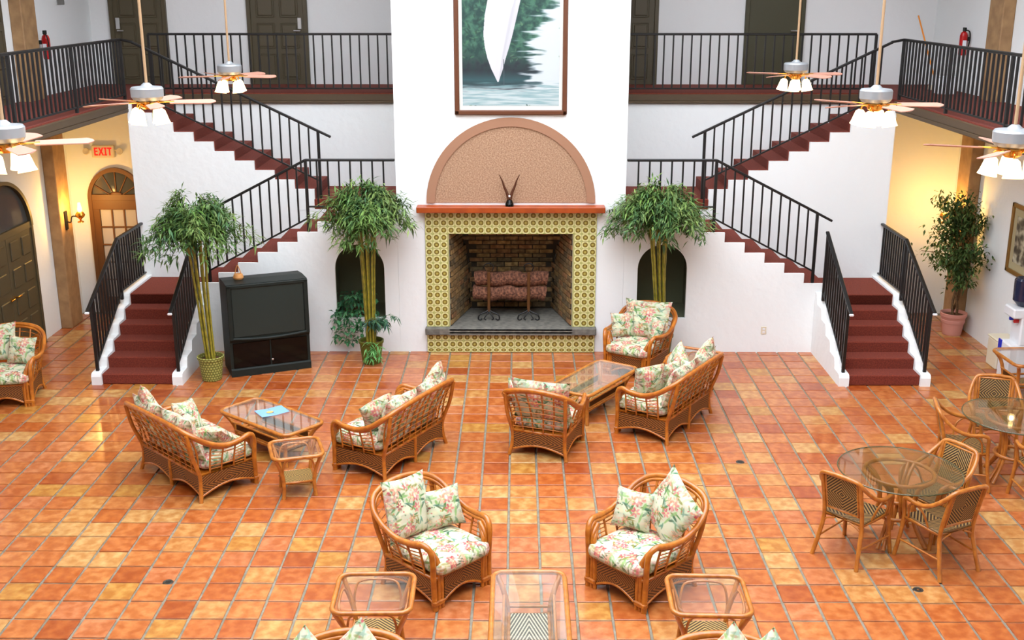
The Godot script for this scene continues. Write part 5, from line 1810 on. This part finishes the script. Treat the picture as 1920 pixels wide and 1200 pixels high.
	tri_tex(pm, tex(noise_image(96, 96, 0.05, 71, Color(0.28, 0.25, 0.2), Color(0.72, 0.70, 0.60), 4, 2.0)), 1.0)
	part("print", b, pm, pr)
	# exit sign with two emergency lamp heads
	var ex := thing("exit_sign", "EXIT sign with red letters and two lamp heads over the glazed door", "exit sign", Vector3(-6.585, 2.70, BZ))
	b = MB.new()
	b.box(Vector3(0, 0, 0.035), Vector3(0.36, 0.20, 0.07), 0.01)
	part("housing", b, M.off_white, ex)
	var tmh := TextMesh.new()
	tmh.text = "EXIT"
	var fnt := SystemFont.new()
	fnt.font_names = PackedStringArray(["Droid Sans"])
	fnt.font_weight = 700
	tmh.font = fnt; tmh.font_size = 32; tmh.pixel_size = 0.0048; tmh.depth = 0.006
	tmh.material = M.exit_red
	var to := put("lettering", tmh, ex)
	to.position = Vector3(0, 0, 0.073)
	to.scale = Vector3(0.92, 1.15, 1)
	for s in [-1.0, 1.0]:
		b = MB.new()
		b.rod(Vector3(s * 0.18, 0.02, 0.035), Vector3(s * 0.25, 0.02, 0.045), 0.014)
		b.lathe([Vector2(0, -0.05), Vector2(0.03, -0.05), Vector2(0.055, 0.02), Vector2(0.05, 0.03), Vector2(0, 0.02)], 16, Vector3(s * 0.27, 0.0, 0.05), Basis(Vector3.RIGHT, deg_to_rad(75)))
		part("lamp_head", b, M.off_white, ex)
	# wall lanterns
	for s in [-1.0, 1.0]:
		var lp := thing("wall_lamp", "lit brass wall lamp on the tan post by the arched double door" if s < 0 else "lit brass wall lamp on the post half hidden by the ficus tree", "wall lamp", Vector3(s * (SX - 0.18), 1.72, -1.42), -s * PI / 2, "brass wall lamps")
		b = MB.new()
		b.box(Vector3(0, 0, 0.012), Vector3(0.09, 0.30, 0.024), 0.006)
		part("back_plate", b, M.black_iron, lp)
		b = MB.new()
		b.tube(spline([Vector3(0, -0.02, 0.02), Vector3(0, -0.03, 0.08), Vector3(0, 0.06, 0.11), Vector3(0, 0.06, 0.20)], 5), 0.010, 7)
		part("bracket", b, M.black_iron, lp)
		b = MB.new()
		b.lathe([Vector2(0, -0.09), Vector2(0.05, -0.09), Vector2(0.045, -0.075), Vector2(0.012, -0.06), Vector2(0.018, -0.04), Vector2(0.065, 0.0), Vector2(0.075, 0.03), Vector2(0.055, 0.065), Vector2(0.03, 0.08), Vector2(0, 0.08)], 20, Vector3(0, 0.06, 0.24))
		part("font", b, M.brass, lp)
		b = MB.new()
		b.lathe([Vector2(0, 0.075), Vector2(0.026, 0.08), Vector2(0.036, 0.12), Vector2(0.026, 0.17), Vector2(0.02, 0.22), Vector2(0, 0.225)], 16, Vector3(0, 0.06, 0.24))
		var ch := part("lamp_chimney", b, M.flame_glow, lp)
		var l := OmniLight3D.new()
		l.name = "wall_lamp_light"
		l.light_color = Color(1.0, 0.76, 0.40); l.light_energy = 0.9; l.light_size = 0.03
		l.omni_range = 30.0; l.omni_attenuation = 2.0; l.shadow_enabled = true
		l.position = Vector3(0, 0.20, 0.24)
		ch.add_child(l)
	# water cooler and bin
	var wc := thing("water_cooler", "white water cooler with a blue tap against the right wall", "water cooler", Vector3(7.0, 0, 1.12), -PI / 2)
	b = MB.new()
	b.box(Vector3(0, 0.27, 0), Vector3(0.32, 0.54, 0.34), 0.02)
	b.box(Vector3(0, 0.76, -0.06), Vector3(0.32, 0.48, 0.22), 0.02)
	b.box(Vector3(0, 0.98, 0), Vector3(0.32, 0.14, 0.34), 0.02)
	part("cabinet", b, M.white_plastic, wc)
	b = MB.new()
	b.lathe([Vector2(0, 1.05), Vector2(0.06, 1.06), Vector2(0.13, 1.14), Vector2(0.135, 1.42), Vector2(0.11, 1.45), Vector2(0, 1.45)], 24)
	part("bottle", b, mat("dark_blue_bottle", Color(0.12, 0.15, 0.25), 0.1), wc)
	for s in [-1.0, 1.0]:
		b = MB.new()
		b.box(Vector3(s * 0.07, 0.86, 0.085), Vector3(0.035, 0.05, 0.07), 0.008)
		part("tap", b, M.blue_plastic if s < 0 else M.red_enamel, wc)
	b = MB.new()
	b.box(Vector3(-0.13, 0.46, 0.176), Vector3(0.09, 0.17, 0.02), 0.006)
	part("blue_label", b, M.blue_plastic, wc)
	var bn := thing("waste_bin", "low off-white box beside the water cooler at the wall", "bin", Vector3(7.04, 0, 0.58))
	b = MB.new()
	b.box(Vector3(0, 0.21, 0), Vector3(0.28, 0.42, 0.34), 0.02)
	part("body", b, M.off_white, bn)
	b = MB.new()
	b.box(Vector3(0, 0.43, 0), Vector3(0.30, 0.03, 0.36), 0.012)
	part("lid", b, M.off_white, bn)
	# extinguishers
	for q in [[Vector3(-SX + 0.15, GY + 0.56, -1.52), "red fire extinguisher on the gallery wall by the tan post"], [Vector3(SX - 0.10, GY + 0.58, -2.27), "red fire extinguisher on the gallery wall near the orange pole"]]:
		var fe := thing("fire_extinguisher", q[1], "fire extinguisher", q[0], 0.0, "fire extinguishers")
		b = MB.new()
		b.lathe([Vector2(0, 0), Vector2(0.055, 0), Vector2(0.06, 0.02), Vector2(0.06, 0.30), Vector2(0.045, 0.345), Vector2(0.02, 0.365), Vector2(0, 0.365)], 18)
		part("cylinder", b, M.red_enamel, fe)
		b = MB.new()
		b.box(Vector3(0, 0.395, 0.01), Vector3(0.03, 0.06, 0.10), 0.006)
		part("valve", b, M.black_plastic, fe)
		b = MB.new()
		b.tube(spline([Vector3(0, 0.39, 0.05), Vector3(0.05, 0.36, 0.09), Vector3(0.07, 0.24, 0.08), Vector3(0.06, 0.12, 0.06)], 5), 0.010, 6)
		part("hose", b, M.black_plastic, fe)
		b = MB.new()
		b.box(Vector3(0, 0.18, 0.058), Vector3(0.06, 0.10, 0.008), 0.002)
		part("label_plate", b, M.white_plastic, fe)
		b = MB.new()
		b.box(Vector3(signf((q[0] as Vector3).x) * 0.08, 0.25, 0), Vector3(0.04, 0.06, 0.05), 0.004)
		part("wall_hook", b, M.black_plastic, fe)
	# orange pole with a white pail
	var op := thing("broom", "orange handled broom leaning in the gallery corner near the extinguisher", "broom", Vector3(6.93, GY, -2.75))
	b = MB.new()
	b.rod(Vector3(0, 0.06, 0), Vector3(-0.10, 1.15, -0.9), 0.013)
	part("handle", b, M.orange_pole, op)
	b = MB.new()
	b.box(Vector3(0.0, 0.04, 0.02), Vector3(0.28, 0.08, 0.06), 0.01)
	part("head", b, M.off_white, op)
	var pl := thing("white_box", "white upright box standing on the gallery carpet below the broom", "box", Vector3(6.80, GY, -2.05))
	b = MB.new()
	b.box(Vector3(0, 0.13, 0), Vector3(0.26, 0.26, 0.2), 0.012)
	part("body", b, M.white_plastic, pl)
	b = MB.new()
	b.box(Vector3(0, 0.265, 0), Vector3(0.27, 0.02, 0.21), 0.006)
	part("lid", b, M.white_plastic, pl)
	# outlet, floor drains, notice
	var ol := thing("wall_outlet", "white electrical outlet low on the wall right of the right niche", "outlet", Vector3(3.76, 0.34, WZ))
	b = MB.new()
	b.box(Vector3(0, 0, 0.004), Vector3(0.08, 0.12, 0.008), 0.003)
	part("cover_plate", b, M.off_white, ol)
	b = MB.new()
	for s in [-1.0, 1.0]: b.box(Vector3(0, s * 0.025, 0.009), Vector3(0.035, 0.03, 0.004), 0.001)
	part("sockets", b, M.white_plastic, ol, true)
	for q in [[Vector3(-3.1, 0, 6.78), "round metal floor drain in the open tiles at the lower left"], [Vector3(3.73, 0, 6.88), "round metal floor drain in front of the nearer dining table"], [Vector3(2.66, 0, 4.02), "round metal floor drain between the loveseat and the glass tables"], [Vector3(-2.52, 0, 4.42), "round metal floor drain between loveseat and small side table"]]:
		var fd := thing("floor_drain", q[1], "drain", q[0], 0.0, "floor drains")
		b = MB.new()
		b.lathe([Vector2(0, 0.0035), Vector2(0.03, 0.004), Vector2(0.034, 0.006), Vector2(0.045, 0.006), Vector2(0.05, 0.001)], 20)
		part("ring", b, M.dark_steel if M.has("dark_steel") else mat("dark_steel", Color(0.30, 0.29, 0.26), 0.4, 0.6), fd)
		b = MB.new()
		for k in 5: b.box(Vector3(-0.02 + 0.01 * k, 0.005, 0), Vector3(0.004, 0.003, 0.052))
		part("grate", b, M.black_iron, fd, true)
	var nt := thing("wall_plaque", "small grey plaque high on the gallery wall left of the corner door", "plaque", Vector3(-SX, 5.03, -2.6), PI / 2)
	b = MB.new()
	b.box(Vector3(0, 0, 0.008), Vector3(0.30, 0.12, 0.016), 0.003)
	part("plate", b, M.steel, nt)
